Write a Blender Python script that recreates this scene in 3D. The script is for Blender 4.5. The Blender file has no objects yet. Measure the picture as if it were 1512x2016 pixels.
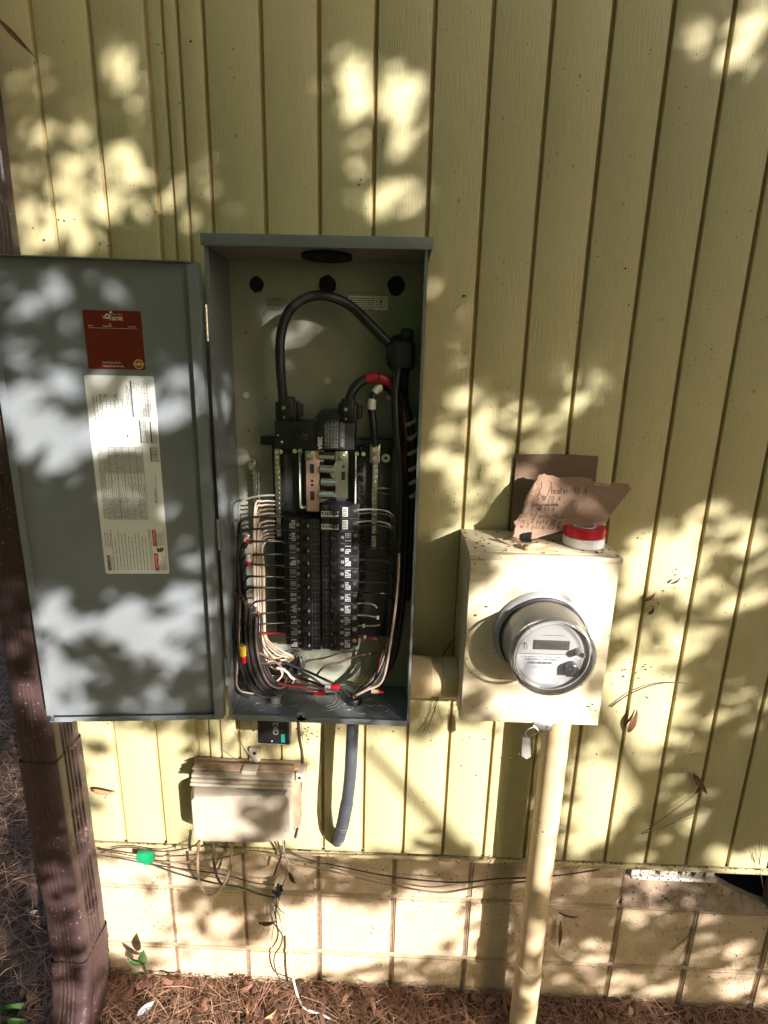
# An open electrical panel and a meter on a yellow sided wall in dappled low sun.
# Metres; X along the wall, Y into the wall (board faces at Y=0, the yard is -Y), Z up.
import bpy, bmesh, math, random
import numpy as np
from mathutils import Vector, Matrix, noise

rnd = random.Random(7)
scene = bpy.context.scene
C = scene.collection

# ---------------------------------------------------------------- camera, sky, sun, exposure
cd = bpy.data.cameras.new('camera'); cam = bpy.data.objects.new('camera', cd); C.objects.link(cam)
cd.sensor_fit = 'VERTICAL'; cd.sensor_height = 36.0; cd.lens = 19.52
cd.clip_start = 0.02; cd.clip_end = 400
right = Vector((0.9993561, 0.02743088, 0.02312852)); down = Vector((0.02930729, -0.25218711, -0.96723459))
fwd = Vector((-0.02069938, 0.96728962, -0.25282865))
m3 = Matrix((right, -down, -fwd)).transposed()
cam.matrix_world = Matrix.Translation((0, -1.14, 1.65)) @ m3.to_4x4()
scene.camera = cam

SUN = Vector((0.8, -1.0, 0.4)).normalized()          # towards the sun
elev = math.asin(SUN.z); azim = math.atan2(SUN.x, SUN.y)
world = bpy.data.worlds.new('World'); scene.world = world; world.use_nodes = True
wn = world.node_tree.nodes; wl = world.node_tree.links
bg = wn['Background']; sky = wn.new('ShaderNodeTexSky'); sky.sky_type = 'NISHITA'; sky.sun_disc = False
sky.sun_elevation = elev; sky.sun_rotation = azim; sky.dust_density = 5.0; sky.ozone_density = 0.0; sky.air_density = 0.65
bg.inputs['Strength'].default_value = 0.096
wl.new(sky.outputs[0], bg.inputs['Color'])
sd = bpy.data.lights.new('sun', 'SUN'); sun = bpy.data.objects.new('sun', sd); C.objects.link(sun)
sd.energy = 5.0; sd.angle = math.radians(0.53); sd.color = (1.0, 0.95, 0.935)
sun.rotation_euler = (-SUN).to_track_quat('-Z', 'Y').to_euler()
sun.location = SUN * 12
vs = scene.view_settings; vs.view_transform = 'Standard'; vs.look = 'None'; vs.exposure = 1.5; vs.gamma = 1.0; vs.use_curve_mapping = False
scene.render.engine = 'CYCLES'
scene.cycles.max_bounces = 4; scene.cycles.diffuse_bounces = 2; scene.cycles.glossy_bounces = 2; scene.cycles.transparent_max_bounces = 8

# ---------------------------------------------------------------- materials
MATS = {}
def pm(name, c1, c2=None, scale=30, rough=0.55, metal=0.0, bump=0.0, bscale=None, stretch=(1, 1, 1), spec=0.5,
       specks=None, speck_scale=120, speck_amt=0.62, trans=0.0, island=0.0, patch=None, patch_scale=4, patch_lo=.45, patch_hi=.7, patch_stretch=None, objvar=0.0):
    """procedural surface: two tones mixed by noise, optional stained patches, specks of dirt, fine relief"""
    m = bpy.data.materials.new(name); m.use_nodes = True; MATS[name] = m
    nt = m.node_tree; N = nt.nodes; L = nt.links; p = N['Principled BSDF']
    p.inputs['Roughness'].default_value = rough; p.inputs['Metallic'].default_value = metal
    p.inputs['Specular IOR Level'].default_value = spec
    geo = N.new('ShaderNodeNewGeometry'); mp = N.new('ShaderNodeMapping'); mp.inputs['Scale'].default_value = stretch
    L.new(geo.outputs['Position'], mp.inputs['Vector'])
    c2 = c2 or tuple(x * 0.85 for x in c1)
    nz = N.new('ShaderNodeTexNoise'); nz.inputs['Scale'].default_value = scale; nz.inputs['Detail'].default_value = 3
    L.new(mp.outputs[0], nz.inputs['Vector'])
    def mix(fac, a, b):
        x = N.new('ShaderNodeMix'); x.data_type = 'RGBA'
        if hasattr(fac, 'is_linked'): L.new(fac, x.inputs['Factor'])
        else: x.inputs['Factor'].default_value = fac
        for k, v in (('A', a), ('B', b)):
            s = [i for i in x.inputs if i.name == k and i.type == 'RGBA'][0]
            if hasattr(v, 'is_linked'): L.new(v, s)
            else: s.default_value = (*v, 1)
        return [o for o in x.outputs if o.type == 'RGBA'][0]
    def ramp(src, lo, hi):
        r = N.new('ShaderNodeMapRange'); r.inputs['From Min'].default_value = lo; r.inputs['From Max'].default_value = hi
        L.new(src, r.inputs['Value']); return r.outputs[0]
    col = mix(ramp(nz.outputs['Fac'], .3, .7), c1, c2)
    if island:
        x = N.new('ShaderNodeHueSaturation'); L.new(col, x.inputs['Color'])
        L.new(ramp(geo.outputs['Random Per Island'], 0, 1), x.inputs['Fac']); 
        r = N.new('ShaderNodeMapRange'); r.inputs['To Min'].default_value = 1 - island; r.inputs['To Max'].default_value = 1 + island
        L.new(geo.outputs['Random Per Island'], r.inputs['Value']); L.new(r.outputs[0], x.inputs['Value'])
        x.inputs['Fac'].default_value = 1.0
        for l in list(x.inputs['Fac'].links): L.remove(l)
        col = x.outputs[0]
    if objvar:
        oi = N.new('ShaderNodeObjectInfo'); hv = N.new('ShaderNodeHueSaturation'); r = N.new('ShaderNodeMapRange'); r.inputs['To Min'].default_value = 1 - objvar; r.inputs['To Max'].default_value = 1 + objvar
        L.new(oi.outputs['Random'], r.inputs['Value']); L.new(r.outputs[0], hv.inputs['Value']); L.new(col, hv.inputs['Color']); col = hv.outputs[0]
    if patch:
        n2 = N.new('ShaderNodeTexNoise'); n2.inputs['Scale'].default_value = patch_scale; n2.inputs['Detail'].default_value = 4
        if patch_stretch:
            mp2 = N.new('ShaderNodeMapping'); mp2.inputs['Scale'].default_value = patch_stretch; L.new(geo.outputs['Position'], mp2.inputs['Vector']); L.new(mp2.outputs[0], n2.inputs['Vector'])
        else: L.new(geo.outputs['Position'], n2.inputs['Vector'])
        col = mix(ramp(n2.outputs['Fac'], patch_lo, patch_hi), col, patch)
    if specks:
        n3 = N.new('ShaderNodeTexNoise'); n3.inputs['Scale'].default_value = speck_scale; n3.inputs['Detail'].default_value = 1
        n4 = N.new('ShaderNodeTexNoise'); n4.inputs['Scale'].default_value = 9; n4.inputs['Detail'].default_value = 0
        L.new(geo.outputs['Position'], n3.inputs['Vector']); L.new(geo.outputs['Position'], n4.inputs['Vector'])
        mu = N.new('ShaderNodeMath'); mu.operation = 'MULTIPLY_ADD'; L.new(n4.outputs['Fac'], mu.inputs[0]); mu.inputs[1].default_value = .18
        L.new(n3.outputs['Fac'], mu.inputs[2])
        col = mix(ramp(mu.outputs[0], speck_amt + .09, speck_amt + .13), col, specks)
    L.new(col, p.inputs['Base Color'])
    if bump:
        b = N.new('ShaderNodeBump'); b.inputs['Strength'].default_value = bump; b.inputs['Distance'].default_value = .002
        n5 = N.new('ShaderNodeTexNoise'); n5.inputs['Scale'].default_value = bscale or scale * 3; n5.inputs['Detail'].default_value = 2
        L.new(mp.outputs[0], n5.inputs['Vector']); L.new(n5.outputs['Fac'], b.inputs['Height']); L.new(b.outputs[0], p.inputs['Normal'])
    if trans:
        t = N.new('ShaderNodeBsdfTranslucent'); L.new(col, t.inputs['Color']); ms = N.new('ShaderNodeMixShader')
        ms.inputs[0].default_value = trans; L.new(p.outputs[0], ms.inputs[1]); L.new(t.outputs[0], ms.inputs[2])
        L.new(ms.outputs[0], N['Material Output'].inputs['Surface'])
    return m
def clear_plastic(name, tint=(.95, .95, .93), gl=.06, haze=0.0, hazec=(.6, .6, .58)):
    """thin clear polycarbonate: see-through with a Fresnel sheen and a little surface haze"""
    m = bpy.data.materials.new(name); m.use_nodes = True; MATS[name] = m
    nt = m.node_tree; N = nt.nodes; L = nt.links
    for n in list(N):
        if n.type == 'BSDF_PRINCIPLED': N.remove(n)
    t = N.new('ShaderNodeBsdfTransparent'); t.inputs[0].default_value = (*tint, 1)
    g = N.new('ShaderNodeBsdfGlossy'); g.inputs['Roughness'].default_value = .05
    lw = N.new('ShaderNodeFresnel'); lw.inputs['IOR'].default_value = 1.35
    mx = N.new('ShaderNodeMixShader'); L.new(lw.outputs[0], mx.inputs[0]); L.new(t.outputs[0], mx.inputs[1]); L.new(g.outputs[0], mx.inputs[2])
    d = N.new('ShaderNodeBsdfDiffuse'); d.inputs[0].default_value = (*hazec, 1)
    m2 = N.new('ShaderNodeMixShader'); m2.inputs[0].default_value = haze; L.new(mx.outputs[0], m2.inputs[1]); L.new(d.outputs[0], m2.inputs[2])
    L.new(m2.outputs[0], N['Material Output'].inputs['Surface'])
    return m

DIRT = (.07, .05, .03)
pm('siding', (.54, .480, .256), (.48, .426, .218), scale=60, rough=.6, bump=.4, bscale=60, stretch=(7, 1, .4), specks=(.20, .15, .07), speck_scale=160, speck_amt=.725, patch=(.465, .395, .205), patch_scale=5, patch_lo=.5, patch_hi=.8, patch_stretch=(1, 1, .25), objvar=.07)
pm('groove', (.46, .335, .14), (.36, .26, .10), scale=40, rough=.8, bump=.5, bscale=90, stretch=(1, 1, .3))
pm('trim', (.58, .48, .25), (.48, .38, .2), scale=50, rough=.6, bump=.3, specks=DIRT, speck_scale=160, speck_amt=.66)
pm('block', (.60, .46, .30), (.52, .39, .25), scale=35, rough=.85, bump=1.0, bscale=150, specks=(.24, .16, .09), speck_scale=170, speck_amt=.70, patch=(.47, .335, .22), patch_scale=6, patch_lo=.5, patch_hi=.8, objvar=.06)
pm('mortar', (.27, .18, .105), (.17, .11, .06), scale=60, rough=.9, bump=.8, bscale=160)
pm('bed', (.46, .36, .23), (.34, .25, .15), scale=40, rough=.9, bump=.8, bscale=160)
pm('soil', (.17, .10, .065), (.08, .05, .033), scale=40, rough=.95, bump=1.0, bscale=60)
pm('dirt', (.36, .27, .18), (.22, .15, .10), scale=40, rough=.95, bump=1.0, bscale=120, specks=(.10, .07, .05), speck_scale=120, speck_amt=.66)
pm('needle', (.38, .225, .14), (.24, .13, .08), scale=14, rough=.6, island=.55)
pm('litter', (.24, .12, .075), (.13, .065, .04), scale=25, rough=.6, island=.5)
pm('deadleaf', (.22, .10, .055), (.13, .055, .03), scale=90, rough=.5)
pm('deadleaf_pale', (.42, .24, .12), (.30, .16, .08), scale=90, rough=.5)
pm('speckdirt', (.10, .065, .035), (.05, .03, .02), scale=80, rough=.9)
pm('green_leaf', (.10, .19, .06), (.06, .13, .04), scale=60, rough=.4, trans=.3)
pm('tree_leaf', (.09, .12, .03), (.05, .08, .02), scale=3, rough=.5, trans=.12, island=.3)
pm('fill_leaf', (.15, .34, .02), (.11, .26, .015), scale=2, rough=.5, trans=.72, island=.3)  # vivid translucent green of the added foliage, tints the ambient light
pm('bark', (.12, .085, .06), (.05, .035, .025), scale=18, rough=.9, bump=1.0, bscale=40, stretch=(1, 1, .25))
pm('steel_grey', (.190, .208, .215), (.165, .180, .183), scale=9, rough=.36, bump=.06, bscale=400, spec=.5, patch=(.165, .175, .170), patch_scale=6)
pm('steel_in', (.30, .30, .235), (.26, .26, .20), scale=12, rough=.42, bump=.05, bscale=300)
pm('label_white', (.72, .73, .66), (.66, .67, .60), scale=8, rough=.35)
pm('print_dark', (.12, .12, .11), (.06, .06, .06), scale=90, rough=.6)
pm('print_grey', (.34, .34, .31), (.24, .24, .22), scale=90, rough=.6)
pm('breaker_print', (.66, .66, .65), (.4, .4, .39), scale=200, rough=.5)
pm('label_red', (.17, .005, .008), (.14, .004, .007), scale=10, rough=.25)
pm('print_red', (.50, .02, .03), (.42, .015, .02), scale=10, rough=.4)
pm('print_gold', (.62, .47, .13), (.5, .36, .1), scale=30, rough=.4)
pm('print_cream', (.78, .66, .5), (.68, .55, .4), scale=30, rough=.5)
pm('black_plastic', (.016, .016, .017), (.011, .011, .012), scale=40, rough=.42, bump=.05, bscale=300)
pm('black_gloss', (.012, .012, .013), (.016, .015, .015), scale=30, rough=.25)
pm('black_cable', (.014, .014, .014), (.022, .021, .02), scale=50, rough=.36, bump=.08, bscale=200)
pm('hole_black', (.004, .004, .004), (.006, .006, .006), scale=20, rough=.9)
pm('red_tape', (.50, .012, .02), (.42, .01, .016), scale=30, rough=.3)
pm('white_tape', (.78, .76, .70), (.7, .68, .62), scale=30, rough=.35)
pm('pale_stripe', (.52, .48, .26), (.45, .42, .22), scale=30, rough=.5)
pm('white_wire', (.52, .40, .31), (.44, .34, .26), scale=60, rough=.4)
pm('grey_wire', (.30, .29, .24), (.22, .21, .18), scale=60, rough=.45)
pm('red_wire', (.20, .010, .013), (.15, .008, .010), scale=60, rough=.4)
pm('brown_wire', (.16, .07, .045), (.10, .045, .03), scale=60, rough=.45)
pm('yellow_plastic', (.72, .50, .05), (.62, .42, .04), scale=40, rough=.4)
pm('tin', (.62, .58, .5), (.5, .47, .4), scale=60, rough=.28, metal=1.0)
pm('tin_bright', (.85, .83, .78), (.75, .73, .68), scale=60, rough=.2, metal=1.0)
pm('copper', (.80, .52, .42), (.7, .44, .35), scale=20, rough=.32, metal=.9)
pm('zinc', (.5, .5, .48), (.4, .4, .38), scale=90, rough=.4, metal=.9)
pm('meter_paint', (.66, .57, .38), (.60, .51, .33), scale=14, rough=.45, bump=.08, bscale=120, specks=(.3, .22, .12), speck_scale=150, speck_amt=.735, patch=(.50, .40, .25), patch_scale=9, patch_lo=.52, patch_hi=.85, patch_stretch=(1.5, 1, .3))
pm('pvc_tan', (.60, .46, .27), (.52, .39, .22), scale=22, rough=.5, bump=.08, specks=(.3, .2, .1), speck_scale=140, speck_amt=.73)
pm('telecom', (.44, .37, .28), (.38, .32, .24), scale=16, rough=.5, specks=(.25, .18, .11), speck_scale=140, speck_amt=.735)
pm('telecom_dirty', (.36, .24, .15), (.22, .14, .09), scale=40, rough=.75, bump=.4, bscale=120)
pm('grey_pvc', (.062, .066, .074), (.05, .054, .06), scale=30, rough=.4)
pm('fitting_grey', (.22, .225, .21), (.18, .18, .17), scale=30, rough=.5)
pm('mould_grey', (.22, .22, .23), (.10, .10, .11), scale=200, rough=.4)
pm('downspout', (.062, .036, .034), (.046, .027, .025), scale=25, rough=.38, bump=.12, bscale=120, specks=(.3, .2, .18), speck_scale=160, speck_amt=.715)
pm('cardboard', (.30, .19, .125), (.25, .155, .10), scale=60, rough=.85, bump=.2, bscale=300, patch=(.26, .15, .095), patch_scale=14)
pm('cardboard_back', (.21, .135, .085), (.17, .105, .065), scale=50, rough=.9, stretch=(.3, 1, 6))
pm('card_torn', (.48, .33, .24), (.34, .21, .14), scale=120, rough=.95, bump=.6, bscale=300)
pm('ink', (.015, .013, .02), (.02, .018, .025), scale=50, rough=.6)
pm('tape_white_roll', (.76, .74, .72), (.7, .68, .66), scale=20, rough=.32)
pm('tape_red_roll', (.56, .012, .03), (.5, .01, .025), scale=20, rough=.28)
pm('meter_body', (.66, .62, .55), (.60, .56, .49), scale=14, rough=.5)
pm('meter_face', (.30, .30, .29), (.26, .26, .25), scale=10, rough=.4)
pm('meter_sticker', (.42, .43, .45), (.38, .39, .41), scale=10, rough=.4)
pm('lcd', (.045, .045, .035), (.035, .035, .028), scale=10, rough=.2)
pm('lcd_digit', (.012, .014, .010), (.01, .012, .008), scale=10, rough=.4)
pm('grey_ring', (.42, .42, .42), (.34, .34, .35), scale=30, rough=.35, metal=.3)
pm('green_clip', (.01, .30, .12), (.008, .24, .09), scale=40, rough=.35)
pm('green_cable', (.02, .07, .04), (.015, .05, .03), scale=40, rough=.45)
pm('tan_cable', (.34, .25, .15), (.24, .17, .1), scale=30, rough=.6)
pm('dark_cable', (.07, .05, .035), (.04, .03, .02), scale=30, rough=.6)
pm('white_cable', (.72, .70, .64), (.62, .6, .54), scale=30, rough=.45)
pm('teal', (.02, .32, .26), (.02, .28, .22), scale=20, rough=.4)
pm('paper', (.55, .58, .62), (.48, .5, .52), scale=30, rough=.7)
pm('vent_white', (.62, .58, .50), (.48, .42, .34), scale=50, rough=.7, bump=.3, specks=DIRT, speck_scale=140, speck_amt=.62)
clear_plastic('clear_dome', (.93, .92, .89), haze=.10, hazec=(.55, .52, .47))
clear_plastic('clear_lens', (.97, .97, .96), haze=.03)

# ---------------------------------------------------------------- mesh helpers
class MB:
    def __init__(s): s.v = []; s.f = []
    def add(s, vs, fs):
        b = len(s.v); s.v += [tuple(x) for x in vs]; s.f += [tuple(i + b for i in f) for f in fs]; return s
    def box(s, x0, x1, y0, y1, z0, z1):
        x0, x1 = min(x0, x1), max(x0, x1); y0, y1 = min(y0, y1), max(y0, y1); z0, z1 = min(z0, z1), max(z0, z1)
        v = [(x, y, z) for x in (x0, x1) for y in (y0, y1) for z in (z0, z1)]
        return s.add(v, [(0, 1, 3, 2), (4, 6, 7, 5), (0, 4, 5, 1), (2, 3, 7, 6), (0, 2, 6, 4), (1, 5, 7, 3)])
    def bbox(s, x0, x1, y0, y1, z0, z1, b=.001, seg=2):
        bm = bmesh.new(); bmesh.ops.create_cube(bm, size=1)
        for v in bm.verts:
            v.co = ((x0 + x1) / 2 + v.co.x * (x1 - x0), (y0 + y1) / 2 + v.co.y * (y1 - y0), (z0 + z1) / 2 + v.co.z * (z1 - z0))
        bmesh.ops.recalc_face_normals(bm, faces=bm.faces)
        bmesh.ops.bevel(bm, geom=bm.edges[:], offset=b, segments=seg, profile=.5, affect='EDGES')
        bm.verts.index_update(); s.add([v.co[:] for v in bm.verts], [[v.index for v in f.verts] for f in bm.faces]); bm.free(); return s
    def tube(s, pts, r, seg=8, cap=True, sub=0):
        P = [Vector(p) for p in pts]
        R = list(r) if hasattr(r, '__len__') else [r] * len(P)
        if sub:
            Q = []; RR = []
            for i in range(len(P) - 1):
                a = P[max(i - 1, 0)]; b = P[i]; c = P[i + 1]; d = P[min(i + 2, len(P) - 1)]
                for k in range(sub):
                    t = k / sub
                    Q.append(.5 * ((2 * b) + (c - a) * t + (2 * a - 5 * b + 4 * c - d) * t * t + (3 * b - a - 3 * c + d) * t ** 3)); RR.append(R[i] * (1 - t) + R[i + 1] * t)
            Q.append(P[-1]); RR.append(R[-1]); P, R = Q, RR
        n = len(P); T = [(P[min(i + 1, n - 1)] - P[max(i - 1, 0)]).normalized() for i in range(n)]
        up = Vector((0, 0, 1)) if abs(T[0].z) < .9 else Vector((1, 0, 0))
        nrm = T[0].cross(up).normalized(); vs = []; fs = []
        for i in range(n):
            nrm = (nrm - T[i] * nrm.dot(T[i])).normalized(); bi = T[i].cross(nrm)
            for k in range(seg):
                a = 2 * math.pi * k / seg; vs.append(P[i] + R[i] * (math.cos(a) * nrm + math.sin(a) * bi))
        for i in range(n - 1):
            for k in range(seg):
                k2 = (k + 1) % seg; fs.append((i * seg + k, i * seg + k2, (i + 1) * seg + k2, (i + 1) * seg + k))
        if cap: fs.append(tuple(range(seg - 1, -1, -1))); fs.append(tuple((n - 1) * seg + k for k in range(seg)))
        return s.add(vs, fs)
    def lathe(s, prof, center, axis=(0, -1, 0), seg=48, close=False):
        """prof: (radius, height along the axis)"""
        ax = Vector(axis).normalized(); up = Vector((0, 0, 1)) if abs(ax.z) < .9 else Vector((1, 0, 0))
        e1 = up.cross(ax).normalized(); e2 = ax.cross(e1); c = Vector(center); vs = []; fs = []
        for (r, h) in prof:
            for k in range(seg):
                a = 2 * math.pi * k / seg; vs.append(c + ax * h + (e1 * math.cos(a) + e2 * math.sin(a)) * max(r, 1e-5))
        m = len(prof)
        for i in range(m if close else m - 1):
            j = (i + 1) % m
            for k in range(seg):
                k2 = (k + 1) % seg; fs.append((i * seg + k, i * seg + k2, j * seg + k2, j * seg + k))
        return s.add(vs, fs)
    def disc(s, c, r, axis=(0, -1, 0), th=.001, seg=20): return s.lathe([(0, 0), (r, 0), (r, th), (0, th)], c, axis, seg)
    def prism(s, poly, vec):
        n = len(poly); p = [Vector(q) for q in poly]; v = Vector(vec)
        return s.add(p + [q + v for q in p], [tuple(range(n - 1, -1, -1)), tuple(range(n, 2 * n))] + [(i, (i + 1) % n, n + (i + 1) % n, n + i) for i in range(n)])
    def mesh(s, name, off=(0, 0, 0), smooth=False):
        me = bpy.data.meshes.new(name); o = Vector(off)
        me.from_pydata([(a - o.x, b - o.y, c - o.z) for a, b, c in s.v], [], s.f)
        bm = bmesh.new(); bm.from_mesh(me); bmesh.ops.recalc_face_normals(bm, faces=bm.faces); bm.to_mesh(me); bm.free()
        if smooth:
            me.shade_smooth()
            me.set_sharp_from_angle(angle=math.radians(40))
        return me
    def build(s, name, mat, parent=None, smooth=True, origin=None):
        """link as ONE mesh object; vertices were given in world space"""
        off = Vector(parent['_w']) if parent else Vector(origin or (0, 0, 0))
        me = s.mesh(name, off, smooth); me.materials.append(MATS[mat])
        o = bpy.data.objects.new(name, me); C.objects.link(o)
        if parent: o.parent = parent; o['_w'] = tuple(off)
        else: o.location = off; o['_w'] = tuple(off)
        return o
def tag(o, label, cat, group=None):
    o['label'] = label; o['category'] = cat
    if group: o['group'] = group
    return o
def thing(name, label, cat, loc, group=None):
    o = bpy.data.objects.new(name, None); C.objects.link(o); o.location = loc; o['_w'] = tuple(loc); o.empty_display_size = .05
    return tag(o, label, cat, group)
def inst(name, me, parent, loc, rot=None):
    """a part that shares mesh data, at a world position"""
    o = bpy.data.objects.new(name, me); C.objects.link(o); w = Vector(parent['_w']); o.parent = parent
    o.location = Vector(loc) - w; o['_w'] = tuple(loc)
    if rot: o.rotation_euler = rot
    return o
def mesh_of(mb, mat, smooth=True):
    me = mb.mesh('shared', (0, 0, 0), smooth); me.materials.append(MATS[mat]); return me
def text_part(name, body, size, mat, parent, origin, ex, ey, depth=.0003, align='LEFT', shear=0.0, bold=0.0, width=None):
    """lettering laid on a surface: ex = reading direction, ey = up direction of the letters (world vectors)"""
    cu = bpy.data.curves.new('letters', 'FONT'); cu.body = body; cu.size = size; cu.align_x = align; cu.shear = shear; cu.offset = bold; cu.extrude = depth / 2
    t = bpy.data.objects.new('letters', cu); C.objects.link(t)
    dg = bpy.context.evaluated_depsgraph_get(); me = bpy.data.meshes.new_from_object(t.evaluated_get(dg))
    bpy.data.objects.remove(t); bpy.data.curves.remove(cu)
    ex = Vector(ex).normalized(); ey = Vector(ey).normalized(); ez = ex.cross(ey); off = Vector(parent['_w']) if parent else Vector()
    sx = 1.0
    if width:
        w = max(v.co.x for v in me.vertices) - min(v.co.x for v in me.vertices); sx = width / max(w, 1e-6)
    for v in me.vertices: v.co = Vector(origin) + ex * v.co.x * sx + ey * v.co.y + ez * v.co.z - off
    me.materials.clear(); me.materials.append(MATS[mat])
    o = bpy.data.objects.new(name, me); C.objects.link(o)
    if parent: o.parent = parent; o['_w'] = tuple(off)
    return o

# ---------------------------------------------------------------- ground
def axis(lo, hi, step, far):
    a = list(np.arange(lo, hi + 1e-6, step)); s = step; x = hi; r = []
    while x < far: s *= 1.5; x += s; r.append(x)
    s = step; x = lo; l = []
    while x > -far: s *= 1.5; x -= s; l.append(x)
    return l[::-1] + a + r
gx = axis(-2.8, 1.6, .04, 90); gy = axis(-.8, 2.6, .04, 90)
def gz(x, y):
    k = max(0.0, 1 - max(abs(x), abs(y)) / 4.0)
    return -.012 - .008 * x * k + k * (.016 * noise.noise(Vector((x * 5, y * 5, 3))) + .008 * noise.noise(Vector((x * 17, y * 17, 9)))) + (1 - k) * .25 * noise.noise(Vector((x * .15, y * .15, 1)))
g = MB(); nx, ny = len(gx), len(gy)
g.v = [(x, y, gz(x, y)) for y in gy for x in gx]
g.f = [(j * nx + i, j * nx + i + 1, (j + 1) * nx + i + 1, (j + 1) * nx + i) for j in range(ny - 1) for i in range(nx - 1)]
ground = g.build('ground', 'soil'); ground['kind'] = 'structure'

# ---------------------------------------------------------------- siding wall of the house: grooved boards over dark sheathing
Z0, Z1 = .462, 3.05
wall = thing('house_wall', 'yellow painted wood siding wall with vertical grooves, above the block foundation', 'wall', (0, 0, Z0))
lines = [-.842, -.762, -.663, -.561, -.461, -.432, -.404, -.360, -.259, -.158, -.058, .043, .143, .245, .347, .448, .549, .650, .751, .852, .953, 1.054, 1.155, 1.256, 1.357, 1.458, 1.559, 1.66, 1.761]
GAP = .0078
shared = {}
def board(w, x, loc_y=0.0, dy=0.0, rot=None, pos=None):
    key = round(w, 3)
    if key not in shared:
        b = MB(); b.bbox(-w / 2, w / 2, 0, .010, 0, Z1 - Z0, .0022, 2)
        shared[key] = mesh_of(b, 'siding')
    return inst('siding_board', shared[key], wall, pos or (x, dy, Z0), rot)
for a, b in zip(lines[:-1], lines[1:]):
    narrow = b - a < .05
    gap = .006 if narrow else GAP
    board(b - a - gap, (a + b) / 2, dy=(.004 if (narrow and a < -.44) else 0.0) + rnd.uniform(0, .0006))
for k in range(24):                                   # the side of the house running back from the corner
    board(.0915, 0, pos=(-.846, .055 + .101 * k, Z0), rot=(0, 0, math.radians(-90)))
sh = MB(); sh.box(-.838, 1.77, .0082, .03, Z0 + .002, Z1 - .002); sh.box(-.8378, -.815, .03, 2.5, Z0 + .002, Z1 - .002)
sh.build('sheathing', 'groove', wall, smooth=False)
tr = MB(); tr.bbox(-.85, 1.77, -.004, .0078, Z0 - .016, Z0 - .003, .002); tr.build('bottom_trim', 'trim', wall)
for (px, pz) in ((-.31, 2.05), (.10, 1.95), (.30, 2.15), (.50, 1.75), (.61, 1.2), (-.21, .60), (.09, .62), (.49, .75), (.80, .9), (-.70, 1.0), (.40, 1.95), (.70, 1.62)):
    n = MB(); n.disc((px, .0003, pz), .0032, (0, -1, 0), .0008, 10); n.build('nail_head', 'groove', wall)

# ---------------------------------------------------------------- painted block foundation, stack bond
fw = thing('foundation_wall', 'cream painted concrete block foundation below the siding', 'wall', (0, 0, 0))
bw, bh = .1885, .1895
def block_mesh(seed):
    bm = bmesh.new(); bmesh.ops.create_cube(bm, size=1)
    for v in bm.verts: v.co = (v.co.x * bw, (v.co.y + .5) * .05, v.co.z * bh)
    bmesh.ops.recalc_face_normals(bm, faces=bm.faces)
    bmesh.ops.bevel(bm, geom=bm.edges[:], offset=.004, segments=2, affect='EDGES')
    for v in bm.verts:
        v.co += Vector((noise.noise(Vector((v.co.x * 40, v.co.z * 40, seed))), 0, noise.noise(Vector((v.co.z * 40, v.co.x * 40, seed + 5))))) * .0016
    me = bpy.data.meshes.new('shared'); bm.to_mesh(me); bm.free(); me.shade_smooth(); me.set_sharp_from_angle(angle=math.radians(50)); me.materials.append(MATS['block']); return me
bms = [block_mesh(s) for s in range(5)]
for k in range(-2, 12):
    xc = -.568 + .197 * k + .0985
    for zc in (.005, .205, .405):
        if zc > .4 and .62 < xc < 1.02: continue        # the crawl space vent opening
        if xc - bw / 2 < -.85: continue
        inst('concrete_block', bms[rnd.randrange(5)], fw, (xc, .014 + rnd.uniform(0, .002), zc - .0))
mo = MB(); mo.box(-.83, .616, .021, .060, -.2, .455); mo.box(1.006, 1.77, .021, .060, -.2, .455); mo.box(.616, 1.006, .021, .060, -.2, .306)
mo.build('mortar', 'mortar', fw, smooth=False)
hj = MB()
for z in (.105, .305): hj.bbox(-.84, 1.77, .0182, .0215, z - .0065, z + .0065, .002)
hj.build('bed_joint', 'bed', fw)
sd_ = MB(); sd_.box(-.843, -.82, .065, 2.5, -.2, .455); sd_.build('side_face', 'block', fw, smooth=False)
cav = MB(); cav.box(.60, 1.03, .30, .31, .2, .47); cav.box(.60, .61, .06, .30, .2, .47); cav.box(1.02, 1.03, .06, .30, .2, .47); cav.box(.60, 1.03, .06, .30, .29, .30)
cav.build('vent_cavity', 'hole_black', fw, smooth=False)

# ---------------------------------------------------------------- crawl space vent and the dirt fallen in front of it
vent = thing('foundation_vent', 'dirty white slotted crawl space vent under the siding at right', 'vent', (.72, .03, .39))
vb = MB(); vb.bbox(.628, .845, .012, .035, .398, .408, .002); vb.bbox(.628, .845, .016, .035, .438, .446, .002); vb.build('vent_frame', 'vent_white', vent)
sl = mesh_of(MB().bbox(-.0105, .0105, 0, .012, 0, .031, .0015), 'vent_white')
for k, xx in enumerate((.640, .664, .682, .713, .737, .771, .800, .830)): inst('vent_slat', sl, vent, (xx, .018 + .002 * (k % 3), .4075), (0, rnd.uniform(-.06, .06), 0))
vb = MB(); vb.box(.63, .845, .037, .040, .40, .445); vb.build('vent_screen', 'hole_black', vent, smooth=False)
ramp = MB(); pts = []
prof = [(.617, .398), (.70, .396), (.80, .394), (.845, .392), (.875, .372), (.92, .345), (.97, .322), (1.006, .308)]
N_ = 7
for i, (x, zt) in enumerate(prof):
    for j in range(N_):
        t = j / (N_ - 1); z = zt * (1 - t) + .306 * t; y = .036 * (1 - t) + .012 * t
        pts.append((x, y + .003 * noise.noise(Vector((x * 60, z * 60, 2))), z + .002 * noise.noise(Vector((x * 50, t * 9, 5)))))
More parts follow.
